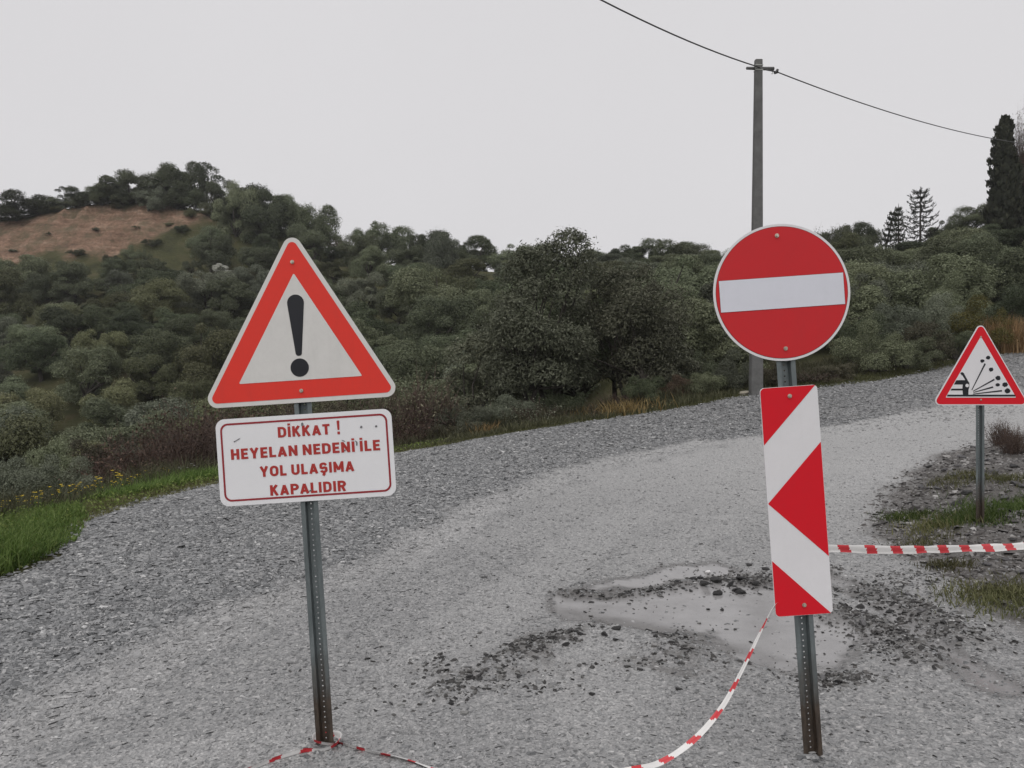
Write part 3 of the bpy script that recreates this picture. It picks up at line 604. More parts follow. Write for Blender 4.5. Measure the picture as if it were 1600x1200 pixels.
for cx, cz, w, h, a in ((-.318, .105, .018, .0022, .45), (-.332, .098, .004, .003, .3), (.272, .128, .006, .006, 0), (.343, .127, .006, .005, 0), (.184, .068, .010, .0022, -.5), (.244, .060, .008, .0026, -.8), (.246, .05, .004, .010, 0), (.012, -.157, .01, .003, .4), (.188, .022, .004, .004, 0), (-.006, .159, .006, .009, .1)):
    c, s = math.cos(a), math.sin(a); mb = MB(); mb.flat([(cx + u * w * c - v * h * s, zc + cz + u * w * s + v * h * c) for u, v in ((-1, -.6), (-.3, -1), (.6, -.8), (1, .2), (.4, 1), (-.7, .7))], -.0066)
    mb.build('scratch', M_SCR, bd)

# no entry disc with chevron board
b0 = P(1272, 1178, 3.38); base = Vector((b0[0], b0[1], Hs(b0[0], b0[1]))); dz = float(b0[2]) - base.z
S2 = empty('no_entry_sign', base, (0, R(-4.0), 0)); tag(S2, 'leaning round red no entry disc above a red and white striped chevron board', 'road sign')
post(S2, -.3, 2.29 + dz)
zc = 2.034 + dz
part('plate', S2, M_W2, circle(0, zc, .301, 96), y0=-.004, y1=.001)
part('dark_ring', S2, M_EDGE, circle(0, zc, .2905, 96), y=-.0047)
part('red_disc', S2, M_R2, circle(0, zc, .2885, 96), y=-.0054)
part('bar_outline', S2, M_EDGE, rect(0, zc - .001, .2745, .0705), y=-.0061)
part('white_bar', S2, paint('bluish_white_film', (.70, .71, .78), .4, .08), rect(0, zc - .001, .273, .069), y=-.0068)
bolt(S2, -.005, zc + .250); bolt(S2, -.001, zc - .247)
cb = empty('chevron_board'); cb.parent = S2
zt, zb, hw = 1.620 + dz, .613 + dz, .1265
part('board_plate', cb, M_W2, rpoly(rect(0, (zt + zb) / 2, hw, (zt - zb) / 2), .02, 6), y0=-.004, y1=.001)
hgt = zt - zb; eps = .0015
vz = lambda v: zt - v * hgt
part('red_stripe', cb, M_R3, rpoly([(-hw + eps, vz(.25)), (hw * .93, vz(0) - eps), (-hw + eps, vz(0) - eps)], [0, 0, .019], 5), y=-.005)
part('red_stripe', cb, M_R3, [(hw - eps, vz(.75)), (hw - eps, vz(.25)), (-hw + eps, vz(.505))], y=-.005)
part('red_stripe', cb, M_R3, rpoly([(-hw + eps, vz(.755)), (-hw + eps, vz(1) + eps), (hw * .93, vz(1) + eps)], [0, .019, 0], 5), y=-.005)
bolt(cb, .002, vz(.042)); bolt(cb, .002, vz(.955))

# loose chippings sign
b0 = P(1532, 845, 7.6); base = Vector((b0[0], b0[1], Hs(b0[0], b0[1]))); dz = float(b0[2]) - base.z
S3 = empty('loose_chippings_sign', base, (0, 0, 0)); tag(S3, 'red triangle sign with a car throwing up stones, on the right bank', 'road sign')
post(S3, -.4, 1.95 + dz); tb = CH - (633.2 - 600) / F * 7.6 - base.z; sd_ = .962
part('plate', S3, M_W2, rpoly(tri(tb, sd_), .045, 8), y0=-.004, y1=.001)
part('red_border', S3, M_R3, rpoly(tri(tb + .010, sd_ - .010 * 3.4641), .036, 8), y=-.0055)
part('white_field', S3, M_W2, rpoly(tri(tb + .076, sd_ - .076 * 3.4641), .006, 3), y=-.007)
K = .000791
def pc(*pts): return [((X_ - 660) * K, tb + (1065 - Y_) * K) for X_, Y_ in pts][::-1]
part('road_line', S3, M_BLK, pc((240, 932), (1088, 932), (1092, 955), (236, 955)), y=-.0086)
car = [pc((400, 662), (425, 650), (445, 662), (500, 765), (515, 785), (515, 840), (505, 870), (503, 933), (435, 933), (430, 880), (280, 880), (292, 857), (428, 857), (432, 806), (322, 806), (352, 752), (460, 752))]
part('car_symbol', S3, M_BLK, *car, y=-.0082)
part('tail_lamp_symbol', S3, M_W2, circle((487 - 660) * K, tb + (1065 - 818) * K, 22 * K, 14), y=-.0092)
part('rear_window_symbol', S3, M_W2, pc((425, 690), (462, 750), (378, 750), (405, 702)), y=-.0092)
streak = lambda a, c, wa, wc: (lambda dx, dy: pc((a[0] - dy * wa, a[1] + dx * wa), (c[0] - dy * wc, c[1] + dx * wc), (c[0] + dy * wc, c[1] - dx * wc), (a[0] + dy * wa, a[1] - dx * wa)))(*(lambda v: (v[0] / math.hypot(*v), v[1] / math.hypot(*v)))((c[0] - a[0], c[1] - a[1])))
for a_, c_ in (((545, 875), (712, 545)), ((560, 890), (828, 742)), ((565, 905), (812, 837)), ((560, 925), (922, 883))):
    q = streak(a_, c_, 5, 10); part('spray_line', S3, M_BLK, q, y=-.0086)
for k_, (X_, Y_, r_) in enumerate([(678, 510, 25), (750, 470, 26), (786, 618, 29), (874, 725, 32), (868, 810, 24), (958, 808, 34), (992, 886, 34)]):
    g_ = np.random.default_rng(k_); r_ *= 1.15; q = [(X_ + r_ * g_.uniform(.8, 1.12) * math.cos(w_), Y_ + r_ * .85 * g_.uniform(.8, 1.12) * math.sin(w_)) for w_ in np.linspace(0, 6.283, 8)[:-1]]
    part('stone_symbol', S3, M_BLK, pc(*q), y=-.0086)
bolt(S3, 0, tb + .055, r=.006); bolt(S3, 0, tb + .675, r=.006)

# ------------------------------------------------------------------ barrier tape
M_TW = paint('tape_white', (.72, .71, .70), .35, .15); M_TR = paint('tape_red', (.55, .04, .05), .35, .12)
def tape(name, pts, width, label, red=.075, white=.085, seed=1, w_ends=None, flat=0.):
    g = np.random.default_rng(seed); q = smooth_line(pts, 10); sl = np.linalg.norm(np.diff(q, axis=0), axis=1); c = np.r_[0, np.cumsum(sl)]
    n = int(c[-1] / .006) + 2; t = np.linspace(0, c[-1], n); q = np.stack([np.interp(t, c, q[:, i]) for i in range(3)], 1)
    tan = np.gradient(q, axis=0); tan /= np.linalg.norm(tan, axis=1)[:, None]
    tw = np.interp(t, np.arange(0, c[-1] + .4, .2), np.cumsum(g.normal(0, flat, int((c[-1] + .4) / .2) + 1)))
    fold = np.interp(t, np.arange(0, c[-1] + .2, .09), g.uniform(.35, .95, int((c[-1] + .2) / .09) + 1))
    up = np.array([0, 0, 1.]); sidev = np.cross(tan, up); sidev /= np.linalg.norm(sidev, axis=1)[:, None] + 1e-9; up2 = np.cross(sidev, tan)
    a = up2 * np.cos(tw)[:, None] + sidev * np.sin(tw)[:, None]; nrm = np.cross(a, tan)
    wv = (width * .5 * (.6 + .55 * fold))[:, None]; V = np.stack([q - a * wv, q - a * wv * .3 + nrm * .008 * (1 - fold)[:, None], q + a * wv * .35 - nrm * .006 * fold[:, None], q + a * wv], 1).reshape(-1, 3)
    i = np.arange(n - 1)[:, None] * 4; Fc = np.concatenate([np.c_[i + k, i + k + 1, i + k + 5, i + k + 4] for k in range(3)])
    # slanted stripes
    per = red + white; mid = np.tile(.5 * (t[:-1] + t[1:]), 3) + np.repeat([-.009, 0, .009], n - 1)
    me = np_mesh(name, V, [Fc], True, ((mid % per) < red).astype(int)); me.materials.append(M_TW); me.materials.append(M_TR)
    return tag(link(name, me), label, 'tape')
def on_post(base, lean, z): return np.array(base) + np.array([-math.sin(R(lean)) * z, 0, math.cos(R(lean)) * z])
p2 = P(1245, 858, 3.38)
loop = [p2 + np.array(v) for v in ((-.05, .02, 0), (-.03, .06, 0), (.03, .06, 0), (.055, .02, 0), (.10, .015, .0))]
tape('barrier_tape', loop + [P(1310, 857, 3.40), P(1400, 859, 3.5), P(1500, 857, 3.65), P(1600, 853, 3.8), P(1760, 838, 4.1), P(1950, 815, 4.5)], .036, 'red and white barrier tape stretched right from the chevron board', .062, .085, 3, flat=.12)
p2 = P(1256, 938, 3.38)
gz = lambda px, py, h=.02: np.array([*gpx(px, py), Hs(*gpx(px, py)) + h])
p1 = P(508, 1160, 3.65)
lp = [p2 + np.array(v) for v in ((.05, .03, 0), (.0, .065, 0), (-.05, .05, 0), (-.075, .02, 0))]
gp = [(970, 1213), (880, 1250), (780, 1252), (700, 1228), (640, 1203), (575, 1187), (530, 1172)]
tape('barrier_tape', lp + [P(1209, 948, 3.38), P(1187, 990, 3.36), P(1158, 1050, 3.33), P(1128, 1105, 3.3), P(1085, 1155, 3.27)] + [np.array(P(1030, 1192, 3.25))] + [gz(*q) for q in gp]
     + [p1 + np.array(v) for v in ((.045, -.02, .0), (.0, -.035, .012), (-.05, -.01, .015), (-.05, .06, .012), (.05, .06, .01), (.06, -.02, .005), (-.0, -.05, -.012))] + [gz(470, 1183, .025), gz(420, 1197, .02), gz(340, 1225), gz(200, 1260)],
     .030, 'red and white tape drooping from the chevron board to the warning post foot', .052, .092, 8, flat=.3)

# ------------------------------------------------------------------ utility pole and cable
M_CONC = simple('weathered_concrete', (.118, .118, .116), .9, .25, 5, bmp=.5, bd=.02); M_ARM = simple('weathered_arm', (.11, .11, .11), .85, .2, 9); M_STEEL = simple('galvanised_strap', (.34, .35, .33), .5, .2, 20, .4)
b0 = P(1181, 617, 18.3); PX, PY = b0[0], b0[1]; pz = Hs(PX, PY); topz = CH - (94 - 600) / F * 18.3
PO = empty('utility_pole', (PX, PY, pz)); tag(PO, 'tall grey concrete utility pole with a short crossarm behind the no entry disc', 'utility pole')
hh = topz - pz; dx = 4 / F * 18.3
def ring(cx, z, wx, wy, ch): return [(cx + sx * (wx - (ch if k else 0)), sy * (wy - (0 if k else ch)), z) for sx, sy, k in ((1, -1, 1), (1, -1, 0), (1, 1, 0), (1, 1, 1), (-1, 1, 1), (-1, 1, 0), (-1, -1, 0), (-1, -1, 1))]
mb = MB(); V = []; zs = np.linspace(-.6, hh, 12)
for z in zs:
    k = max(0, z) / hh; w = .142 * (1 - k) + .084 * k; V += ring(dx * k, z, w, w * .85, .018)
ns = len(zs); Fc = [(i * 8 + j, i * 8 + (j + 1) % 8, (i + 1) * 8 + (j + 1) % 8, (i + 1) * 8 + j) for i in range(ns - 1) for j in range(8)] + [tuple(range((ns - 1) * 8, ns * 8))]
mb.add(V, Fc); mb.build('shaft', M_CONC, PO)
za = hh - .155; px_ = 18.3 / F
A_ = Vector((dx - 18.5 * px_, -.13, za - .045)); B_ = Vector((dx + 28.5 * px_, .12, za + .045))
d_ = (B_ - A_); off = Vector((0, .11, 0))
mb = MB(); mb.tube([A_ + off, A_ + off + d_ * .45, B_ + off], [.036, .042, .048], 8); arm = mb.build('crossarm', M_ARM, PO)
for zz in (za + .015, za - .115 + .02):
    mb = MB(); w = .09; q = [(dx - w, -w * .9), (dx + w, -w * .9), (dx + w, w * .9), (dx - w, w * .9)]
    V = [(x_, y_, zz + h_) for h_ in (-.010, .010) for x_, y_ in q]; mb.add(V, [(i, (i + 1) % 4, 4 + (i + 1) % 4, 4 + i) for i in range(4)]); mb.build('strap', M_STEEL, PO)
mb = MB(); hk = B_ + off + Vector((-.02, 0, -.05)); mb.tube([hk + Vector(v) for v in ((0, 0, .02), (0, 0, -.03), (.012, 0, -.055), (0, 0, -.075), (-.03, 0, -.07))], .008, 5); mb.build('hook', M_STEEL, PO)
cl = Vector(P(1215, 111, 18.3)) - Vector((PX, PY, pz)) + Vector((0, .05, 0))
mb = MB(); mb.tube([cl + Vector((-.06, 0, -.03)), cl + Vector((0, 0, 0)), cl + Vector((.02, 0, .06))], [.03, .042, .028], 7); mb.build('cable_clamp', simple('black_clamp', (.03, .028, .03), .6), PO)
Cw = Vector((PX, PY, pz)) + cl
kk = np.linspace(24, 0, 40); left = [(PX + .02 - .25 * math.exp(-k * .8) * 0 - .695 * k, PY - .1 - .719 * k, topz - .20 - .152 * k + .0088 * k * k) for k in kk]
E2 = P(1760, 226, 45); right = []
for t in np.linspace(0, 1, 44)[1:]:
    p = np.array(Cw) * (1 - t) + E2 * t; p[2] -= 4 * .95 * t * (1 - t) * (1 - .25 * t); right.append(tuple(p))
mb = MB(); mb.tube(left + [(PX + .12, PY - .06, topz - .235), tuple(Cw)] + right, .0155, 6, cap=True)
tag(mb.build('overhead_cable', simple('cable_sheath', (.05, .05, .052), .6), None, True), 'dark sagging overhead cable running past the utility pole top', 'cable')
# ------------------------------------------------------------------ vegetation
M_OL = [foliage('olive_leaf', (.092, .108, .062), (.140, .160, .094), (.205, .225, .145)),
        foliage('dark_leaf', (.058, .072, .041), (.086, .103, .057), (.128, .146, .087)),
        foliage('yellowish_leaf', (.10, .107, .052), (.145, .152, .078), (.195, .20, .115)),
        foliage('grey_leaf', (.102, .115, .079), (.145, .160, .114), (.21, .224, .17))]
M_PINE = foliage('pine_needle', (.035, .045, .022), (.055, .070, .032), (.09, .10, .055), .15)
M_CYP = foliage('cypress_leaf', (.022, .026, .018), (.034, .040, .026), (.058, .062, .040), .1)
M_BROOM = foliage('broom_leaf', (.075, .075, .02), (.13, .12, .03), (.2, .18, .05))
M_RED = foliage('dry_brown_leaf', (.05, .03, .022), (.085, .055, .04), (.13, .09, .065), .15)
M_TAN = foliage('brown_green_leaf', (.055, .05, .03), (.095, .085, .055), (.15, .135, .095), .2)
M_BARK = simple('olive_bark', (.05, .043, .036), .9, .4, 6, bmp=.8, bd=.03)
M_TWIG = simple('bare_twig', (.075, .05, .04), .9, .4, 9)
M_BLOS = foliage('white_blossom', (.35, .35, .30), (.5, .5, .46), (.7, .7, .66), .2)

def unit(v): return v / (np.linalg.norm(v, axis=-1, keepdims=True) + 1e-9)
def leaf_quads(p, nrm, Ln, Wd, g):
    n = len(p); t = unit(np.cross(nrm, g.normal(0, 1, (n, 3)))); b_ = np.cross(nrm, t); Ln = (Ln * g.uniform(.65, 1.35, n))[:, None]; Wd = (Wd * g.uniform(.65, 1.35, n))[:, None]
    V = np.stack([p - t * Ln * .5, p + b_ * Wd * .5 + nrm * Wd * .15, p + t * Ln * .5, p - b_ * Wd * .5 + nrm * Wd * .15], 1).reshape(-1, 3)
    return V, np.arange(n * 4).reshape(n, 4)
def clumps_of(g, Rx, Rz, zc, n, rmin, rmax, low=-.45, rr=(.35, .80)):
    C = []
    for _ in range(n * 6):
        d = unit(g.normal(0, 1, 3)); 
        if d[2] < low: continue
        r = g.uniform(*rr); C.append([d[0] * Rx * r, d[1] * Rx * r, zc + d[2] * Rz * r, g.uniform(rmin, rmax)])
        if len(C) >= n: break
    return np.array(C)
def leaves_on(C, n, Ln, Wd, g, squash=.8, rough=.5, upb=.35, fill=.72, droop=0.):
    w = C[:, 3] ** 2; i = g.choice(len(C), n, p=w / w.sum()); d = unit(g.normal(0, 1, (n, 3))); d[:, 2] = np.where(d[:, 2] < -.55, -d[:, 2], d[:, 2])
    rad = C[i, 3] * (fill + (1.08 - fill) * g.random(n) ** .6) * (1 + .14 * np.sin(d[:, 0] * 9 + i) * np.sin(d[:, 1] * 8 + 2 * i) + .10 * g.normal(0, 1, n))
    ax = np.random.default_rng(len(C)).uniform(.7, 1.35, (len(C), 3)); p = C[i, :3] + d * rad[:, None] * np.array([1, 1, squash]) * ax[i]
    # drop leaves buried deep inside the other clumps
    keep = np.ones(n, bool)
    for c in C: keep &= (np.linalg.norm((p - c[:3]) / np.array([1, 1, squash]), axis=1) > c[3] * .6)
    p, d = p[keep], d[keep]; nrm = unit(d + g.normal(0, rough, d.shape) + np.array([0, 0, upb]))
    return leaf_quads(p, nrm, Ln, Wd, g)
def crown(name, seed, Rx, Rz, zc, nc, nl, Ln, Wd, rk=(.3, .46), low=-.45, rr=(.35, .80), **kw):
    g = np.random.default_rng(seed); C = clumps_of(g, Rx, Rz, zc, nc, rk[0] * Rx, rk[1] * Rx, low, rr); V, Fq = leaves_on(C, nl, Ln, Wd, g, **kw)
    return np_mesh(name, V, [Fq]), C
def trunk(name, seed, C, h0, r0, nl=7, lean=.15, multi=1):
    g = np.random.default_rng(seed); mb = MB()
    for s in range(multi):
        a = g.uniform(0, 6.28); ox = r0 * (.9 if multi > 1 else 0); b0 = Vector((math.cos(a) * ox, math.sin(a) * ox, -.4)); f = Vector((g.normal(0, lean) + math.cos(a) * ox * 2, g.normal(0, lean) + math.sin(a) * ox * 2, h0))
        m_ = (b0 + f) / 2 + Vector((g.normal(0, lean * .5), g.normal(0, lean * .5), 0)); mb.tube([b0, m_, f], [r0 * 1.35, r0, r0 * .8], 7)
        for i in g.permutation(len(C))[:nl]:
            c = Vector(C[i, :3]); q = f.lerp(c, .5) + Vector((g.normal(0, .12), g.normal(0, .12), g.normal(0, .1))); mb.tube([f, q, c], [r0 * .6, r0 * .32, r0 * .1], 5, cap=False)
    me = bpy.data.meshes.new(name); me.from_pydata(mb.v, [], mb.f); me.materials.append(M_BARK); me.polygons.foreach_set('use_smooth', [True] * len(mb.f)); return me
# tree patterns are 1 unit high (scaled per tree)
OLV = []
for s in range(5):
    g_ = np.random.default_rng(900 + s); cm, C = crown('olive_crown', 10 + s, .50, .46, .50, 26 + 3 * (s % 3), 38000, .021, .012, (.13, .36), low=-.75, rr=(.38, .88), rough=.5, fill=.62, upb=.4); OLV.append((cm, trunk('olive_trunk', 30 + s, C, .28, .035, 7, .04)))
SHV = []
for s in range(4):
    cm, C = crown('shrub_crown', 50 + s, .62, .52, .38, 24, 21000, .026, .013, (.14, .34), low=-.5, rr=(.38, .9), squash=.95, fill=.6, rough=.5); SHV.append((cm, trunk('shrub_stem', 60 + s, C, .08, .02, 8, .03, 2)))
def umbrella(seed):
    g = np.random.default_rng(seed); C = np.array([[g.normal(0, .10), g.normal(0, .10), z, r] for z, r in ((.93, .13), (.86, .15), (.80, .12), (.70, .14), (.66, .10), (.55, .12), (.50, .1), (.42, .13))]); C[:, 0] += np.array([-.03, .08, -.14, .12, -.02, -.12, .12, 0])
    V, Fq = leaves_on(C, 3800, .034, .012, g, squash=.6, rough=.7); return np_mesh('pine_crown', V, [Fq]), trunk('pine_trunk', seed, C, .45, .022, 8, .02)
PINE = [umbrella(71), umbrella(72)]
def cypress(seed):
    g = np.random.default_rng(seed); n = 12000; z = g.beta(1.2, 1.25, n) * .97 + .02; prof = .115 * np.minimum(1, (z + .04) * 6) * np.clip((1.0 - z), 0, 1) ** .55 * 1.15; a = g.uniform(0, 6.283, n)
    lob = 1 + .40 * np.sin(a * 3 + z * 21 + seed) * np.sin(z * 31 + a * 2) + .12 * np.sin(z * 60 + a * 9); r = prof * lob * (.6 + .42 * g.random(n) ** .5)
    nt_ = 70; tz = g.uniform(.05, .93, nt_); ta = g.uniform(0, 6.283, nt_); ti = g.integers(0, nt_, n); tuf = g.random(n) < .45
    z = np.where(tuf, tz[ti] + g.normal(0, .014, n) + .01, z); a = np.where(tuf, ta[ti] + g.normal(0, .16, n), a); prof = .115 * np.minimum(1, (z + .04) * 6) * np.clip((1.0 - z), 0, 1) ** .55 * 1.15
    r = np.where(tuf, prof * (.85 + .5 * g.random(n)) * (.85 + .35 * np.sin(ti * 2.4)), r * .88)
    p = np.c_[np.cos(a) * r, np.sin(a) * r, z]; t = unit(np.c_[np.cos(a) * .35, np.sin(a) * .35, np.ones(n)] + g.normal(0, .25, (n, 3))); nrm = unit(np.c_[np.cos(a), np.sin(a), np.full(n, .2)] + g.normal(0, .4, (n, 3))); s_ = unit(np.cross(t, nrm))
    Ln = g.uniform(.02, .05, n)[:, None]; Wd = Ln * .3; V = np.stack([p, p + t * Ln * .5 + s_ * Wd, p + t * Ln, p + t * Ln * .5 - s_ * Wd], 1).reshape(-1, 3)
    mb = MB(); mb.tube([(0, 0, -.1), (0, 0, .5), (0, 0, .95)], [.018, .012, .003], 6); me = bpy.data.meshes.new('cypress_trunk'); me.from_pydata(mb.v, [], mb.f); me.materials.append(M_BARK)
    return np_mesh('cypress_crown', V, [np.arange(n * 4).reshape(n, 4)]), me
CYP = [cypress(81), cypress(82)]
def conifer(seed, tiers=13, wid=.26):
    g = np.random.default_rng(seed); P_, T_ = [], []; mb = MB(); mb.tube([(0, 0, -.1), (0, 0, .5), (0, 0, 1.0)], [.022, .014, .003], 6)
    for k in range(tiers):
        z = .18 + .80 * k / tiers; Lb = wid * (1 - (z - .1)) ** .8 + .02
        for j in range(6):
            a = 6.283 * j / 6 + k * .5 + g.normal(0, .12); L_ = Lb * g.uniform(.75, 1.15); d = np.array([math.cos(a), math.sin(a), 0])
            pts = [np.array([0, 0, z]) + d * L_ * u + np.array([0, 0, .10 * L_ / wid * (-.9 * math.sin(u * 2.4) + 1.1 * u * u)]) for u in np.linspace(0, 1, 5)]
            mb.tube(pts, [.006, .005, .004, .003, .002], 3, cap=False)
            for _ in range(46):
                u = g.uniform(.1, 1); i = min(3, int(u * 4)); w = u * 4 - i; p = pts[i] * (1 - w) + pts[i + 1] * w; P_.append(p + g.normal(0, .010, 3)); T_.append(unit(pts[i + 1] - pts[i] + g.normal(0, .012, 3) + np.array([0, 0, .02])))
    P_ = np.array(P_); T_ = np.array(T_); n = len(P_); s_ = unit(np.cross(T_, g.normal(0, 1, (n, 3)))); Ln = g.uniform(.02, .045, n)[:, None]
    V = np.stack([P_, P_ + T_ * Ln * .5 + s_ * Ln * .16, P_ + T_ * Ln, P_ + T_ * Ln * .5 - s_ * Ln * .16], 1).reshape(-1, 3)
    me = bpy.data.meshes.new('conifer_trunk'); me.from_pydata(mb.v, [], mb.f); me.materials.append(M_BARK); return np_mesh('conifer_crown', V, [np.arange(n * 4).reshape(n, 4)]), me
CON = [conifer(91, 11, .36), conifer(92, 9, .14)]
def twiggy(seed, n=170, leaf=700):
    """a bare bush: fine twigs fanning up from the root, few leaves left"""
    g = np.random.default_rng(seed); mb = MB(); tips = []
    for i in range(n):
        a = g.uniform(0, 6.283); el = g.uniform(.55, 1.5); d = Vector((math.cos(a) * math.cos(el), math.sin(a) * math.cos(el), math.sin(el))); L_ = g.uniform(.5, 1.05); o = Vector((g.normal(0, .16), g.normal(0, .16), -.05))
        m_ = o + d * L_ * .5 + Vector(g.normal(0, .05, 3)); e = o + d * L_ + Vector(g.normal(0, .08, 3)); mb.tube([o, m_, e], [.008, .006, .002], 3, cap=False); tips.append(e)
        for _ in range(3):
            q = m_.lerp(e, g.random()); mb.tube([q, q + Vector(g.normal(0, .10, 3)) + Vector((0, 0, .10))], [.004, .0015], 3, cap=False); tips.append(q)
    me = bpy.data.meshes.new('bush_twigs'); me.from_pydata(mb.v, [], mb.f); me.materials.append(M_TWIG)
    tp = np.array(tips); i = g.integers(0, len(tp), leaf); V, Fq = leaf_quads(tp[i] + g.normal(0, .06, (leaf, 3)), unit(g.normal(0, 1, (leaf, 3)) + [0, 0, .4]), .05, .022, g)
    return np_mesh('bush_leaves', V, [Fq]), me
TWG = [twiggy(95, 170, 1500), twiggy(96, 150, 2200), twiggy(97, 190, 900)]

TREES = []
def plant(name, cm, tm, mat, loc, sx, sz, rz, label=None, cat='tree', group=None, names=('crown', 'trunk'), rec=None):
    o = empty(name, loc, (0, 0, rz)); 
    for nm, me in zip(names, (cm, tm)):
        if me is None: continue
        if not me.materials: me.materials.append(mat)
        c = bpy.data.objects.new(nm, me); COL.objects.link(c); c.parent = o; c.scale = (sx, sx, sz)
        if me is cm: c.material_slots[0].link = 'OBJECT'; c.material_slots[0].material = mat
    tag(o, label, cat, group)
    if rec: TREES.append((o, *rec))
    return o
def at_px(px, d):
    x = (px - 800) / F * d; return x, d, Hs(x, d)
LEAFW = {0: 'grey-green', 1: 'dark green', 2: 'yellowish green', 3: 'silvery green'}
occupied = []
TOP = [(-60, 330), (-30, 318), (38, 300), (70, 308), (92, 314), (141, 290), (176, 280), (206, 264), (234, 286), (263, 262), (290, 252), (322, 262), (355, 288), (392, 292), (432, 306), (462, 322), (497, 320), (530, 358), (560, 366), (602, 346), (640, 386), (682, 357), (715, 390), (750, 368), (795, 386), (840, 380), (900, 378), (935, 386), (975, 383), (1010, 380), (1045, 375), (1085, 384), (1120, 387), (1155, 386), (1200, 385), (1245, 383), (1275, 366), (1312, 343), (1345, 350), (1372, 364), (1410, 366), (1465, 356), (1515, 322), (1560, 332), (1600, 326), (1700, 320)]
def hill_olive(px, d, wpx, hpx, mi, v, zoff=0, kind='olive', band=None, toppx=None):
    x, y, z = at_px(px, d); w = wpx / F * d; h = hpx / F * d
    if band == 'skyline': h = max((CH - (np.interp(px, [t[0] for t in TOP], [t[1] for t in TOP]) + rng.normal(0, 2.5) - 600) / F * d - z) / .67, w * .5)
    elif band == 'slope': h = max(min(h, (CH - (np.interp(px, [t[0] for t in TOP], [t[1] for t in TOP]) + 22 - 600) / F * d - z) / .86), .35 * w)
    if kind == 'olive': cm, tm = OLV[v % len(OLV)]; nm, sx, sz = 'olive_tree', w / 1.12, h / 1.0
    elif kind == 'shrub': cm, tm = SHV[v % len(SHV)]; nm, sx, sz = 'shrub', w / 1.35, h / .95
    o = plant(nm, cm, tm, M_OL[mi], (x, y, z - (.1 + zoff) * h), sx, sz, rng.uniform(0, 6.28), rec=(px, d, mi, kind, band)); occupied.append((x, y, w * .5)); return o

# crest row above the earth cut and along the ridge, as the skyline shows them
SKY = [(-30, 100, 60, 46, 1), (38, 100, 74, 54, 1), (92, 101, 36, 22, 0), (141, 101, 52, 40, 1), (176, 102, 40, 40, 1), (206, 101, 74, 62, 0), (234, 99.5, 42, 32, 3), (263, 102, 62, 58, 1), (290, 101, 58, 74, 1), (355, 99, 56, 60, 0), (392, 98.5, 66, 60, 1), (432, 97.5, 62, 52, 0), (462, 97, 50, 46, 1), (497, 96, 66, 58, 1), (415, 95, 60, 44, 1), (370, 95.5, 54, 42, 0),
       (602, 90, 82, 80, 0), (575, 91, 50, 62, 0), (682, 86, 80, 72, 1), (750, 85, 72, 68, 1), (640, 84, 60, 40, 0), (720, 83, 60, 40, 1), (560, 86, 60, 44, 0), (687, 76, 64, 58, 3), (655, 88, 34, 30, 1), (632, 86, 40, 26, 0), (795, 82, 60, 44, 0), (840, 80, 60, 46, 0), (935, 78, 66, 46, 0), (975, 77, 50, 42, 1), (1010, 76, 62, 48, 1), (1045, 75, 70, 54, 1), (1085, 74, 58, 48, 0), (1120, 73, 64, 48, 0), (1155, 72, 60, 46, 0), (1200, 71, 60, 46, 1), (1245, 69, 60, 50, 0), (1275, 67.5, 52, 52, 1), (1312, 66, 58, 70, 0), (1345, 65, 60, 60, 1), (1360, 64, 50, 44, 0), (1480, 60, 60, 44, 0), (1515, 59.5, 56, 54, 1), (1465, 61, 48, 38, 1), (1560, 58, 66, 40, 0), (1600, 57, 66, 46, 1), (1640, 56, 66, 46, 1)]
for k, (px, d, w, h, mi) in enumerate(SKY): hill_olive(px, d, w * (1.5 if px < 540 else 1.5 if 780 < px < 1340 else 1.3), h * (1.34 if px < 540 else .8 if 1355 < px < 1500 else 1.22), mi, k * 3 + 1, zoff=.16, band='skyline')
for k, (px, w, h, mi) in enumerate([(15, 60, 26, 1), (62, 50, 22, 1), (120, 44, 22, 0), (160, 56, 34, 1), (190, 60, 40, 1), (222, 56, 34, 0), (250, 60, 40, 1), (276, 60, 48, 1), (305, 56, 44, 1), (338, 60, 40, 0), (374, 60, 40, 1), (412, 64, 38, 0), (448, 60, 34, 1), (480, 60, 34, 1)]):
    hill_olive(px, float(np.interp(px, [0, 340, 500], [100.6, 100.2, 96.5])), w, h, mi, k, kind='shrub', band='crest')
x, y, z = at_px(322, 101); plant('pine_tree', *PINE[0], M_PINE, (x, y, z - .3), 6.6, 6.6, 1.2, 'tall open pine at the highest point of the hill crest')
x, y, z = at_px(103, 101); plant('pine_tree', *PINE[1], M_PINE, (x, y, z - .3), 3.2, 3.2, .4, 'small slim pine standing alone on the crest above the earth cut')
x, y, z = at_px(532, 94); plant('bare_bush', *TWG[2], M_TAN, (x, y, z), 2.6, 2.3, .4, 'bare twiggy bush at the right end of the hill crest', 'bush', names=('leaves', 'twigs'))
x, y, z = at_px(550, 93); plant('bare_bush', *TWG[0], M_TAN, (x, y, z), 1.6, 2.6, 2.4, 'thin bare bush on the ridge right of the exclamation triangle tip', 'bush', names=('leaves', 'twigs'))
x, y, z = at_px(1277, 70); plant('bare_bush', *TWG[1], M_TAN, (x, y, z + 1.5), 1.9, 3.2, 1.4, 'bare twiggy treetop just right of the no entry disc', 'bush', names=('leaves', 'twigs'))
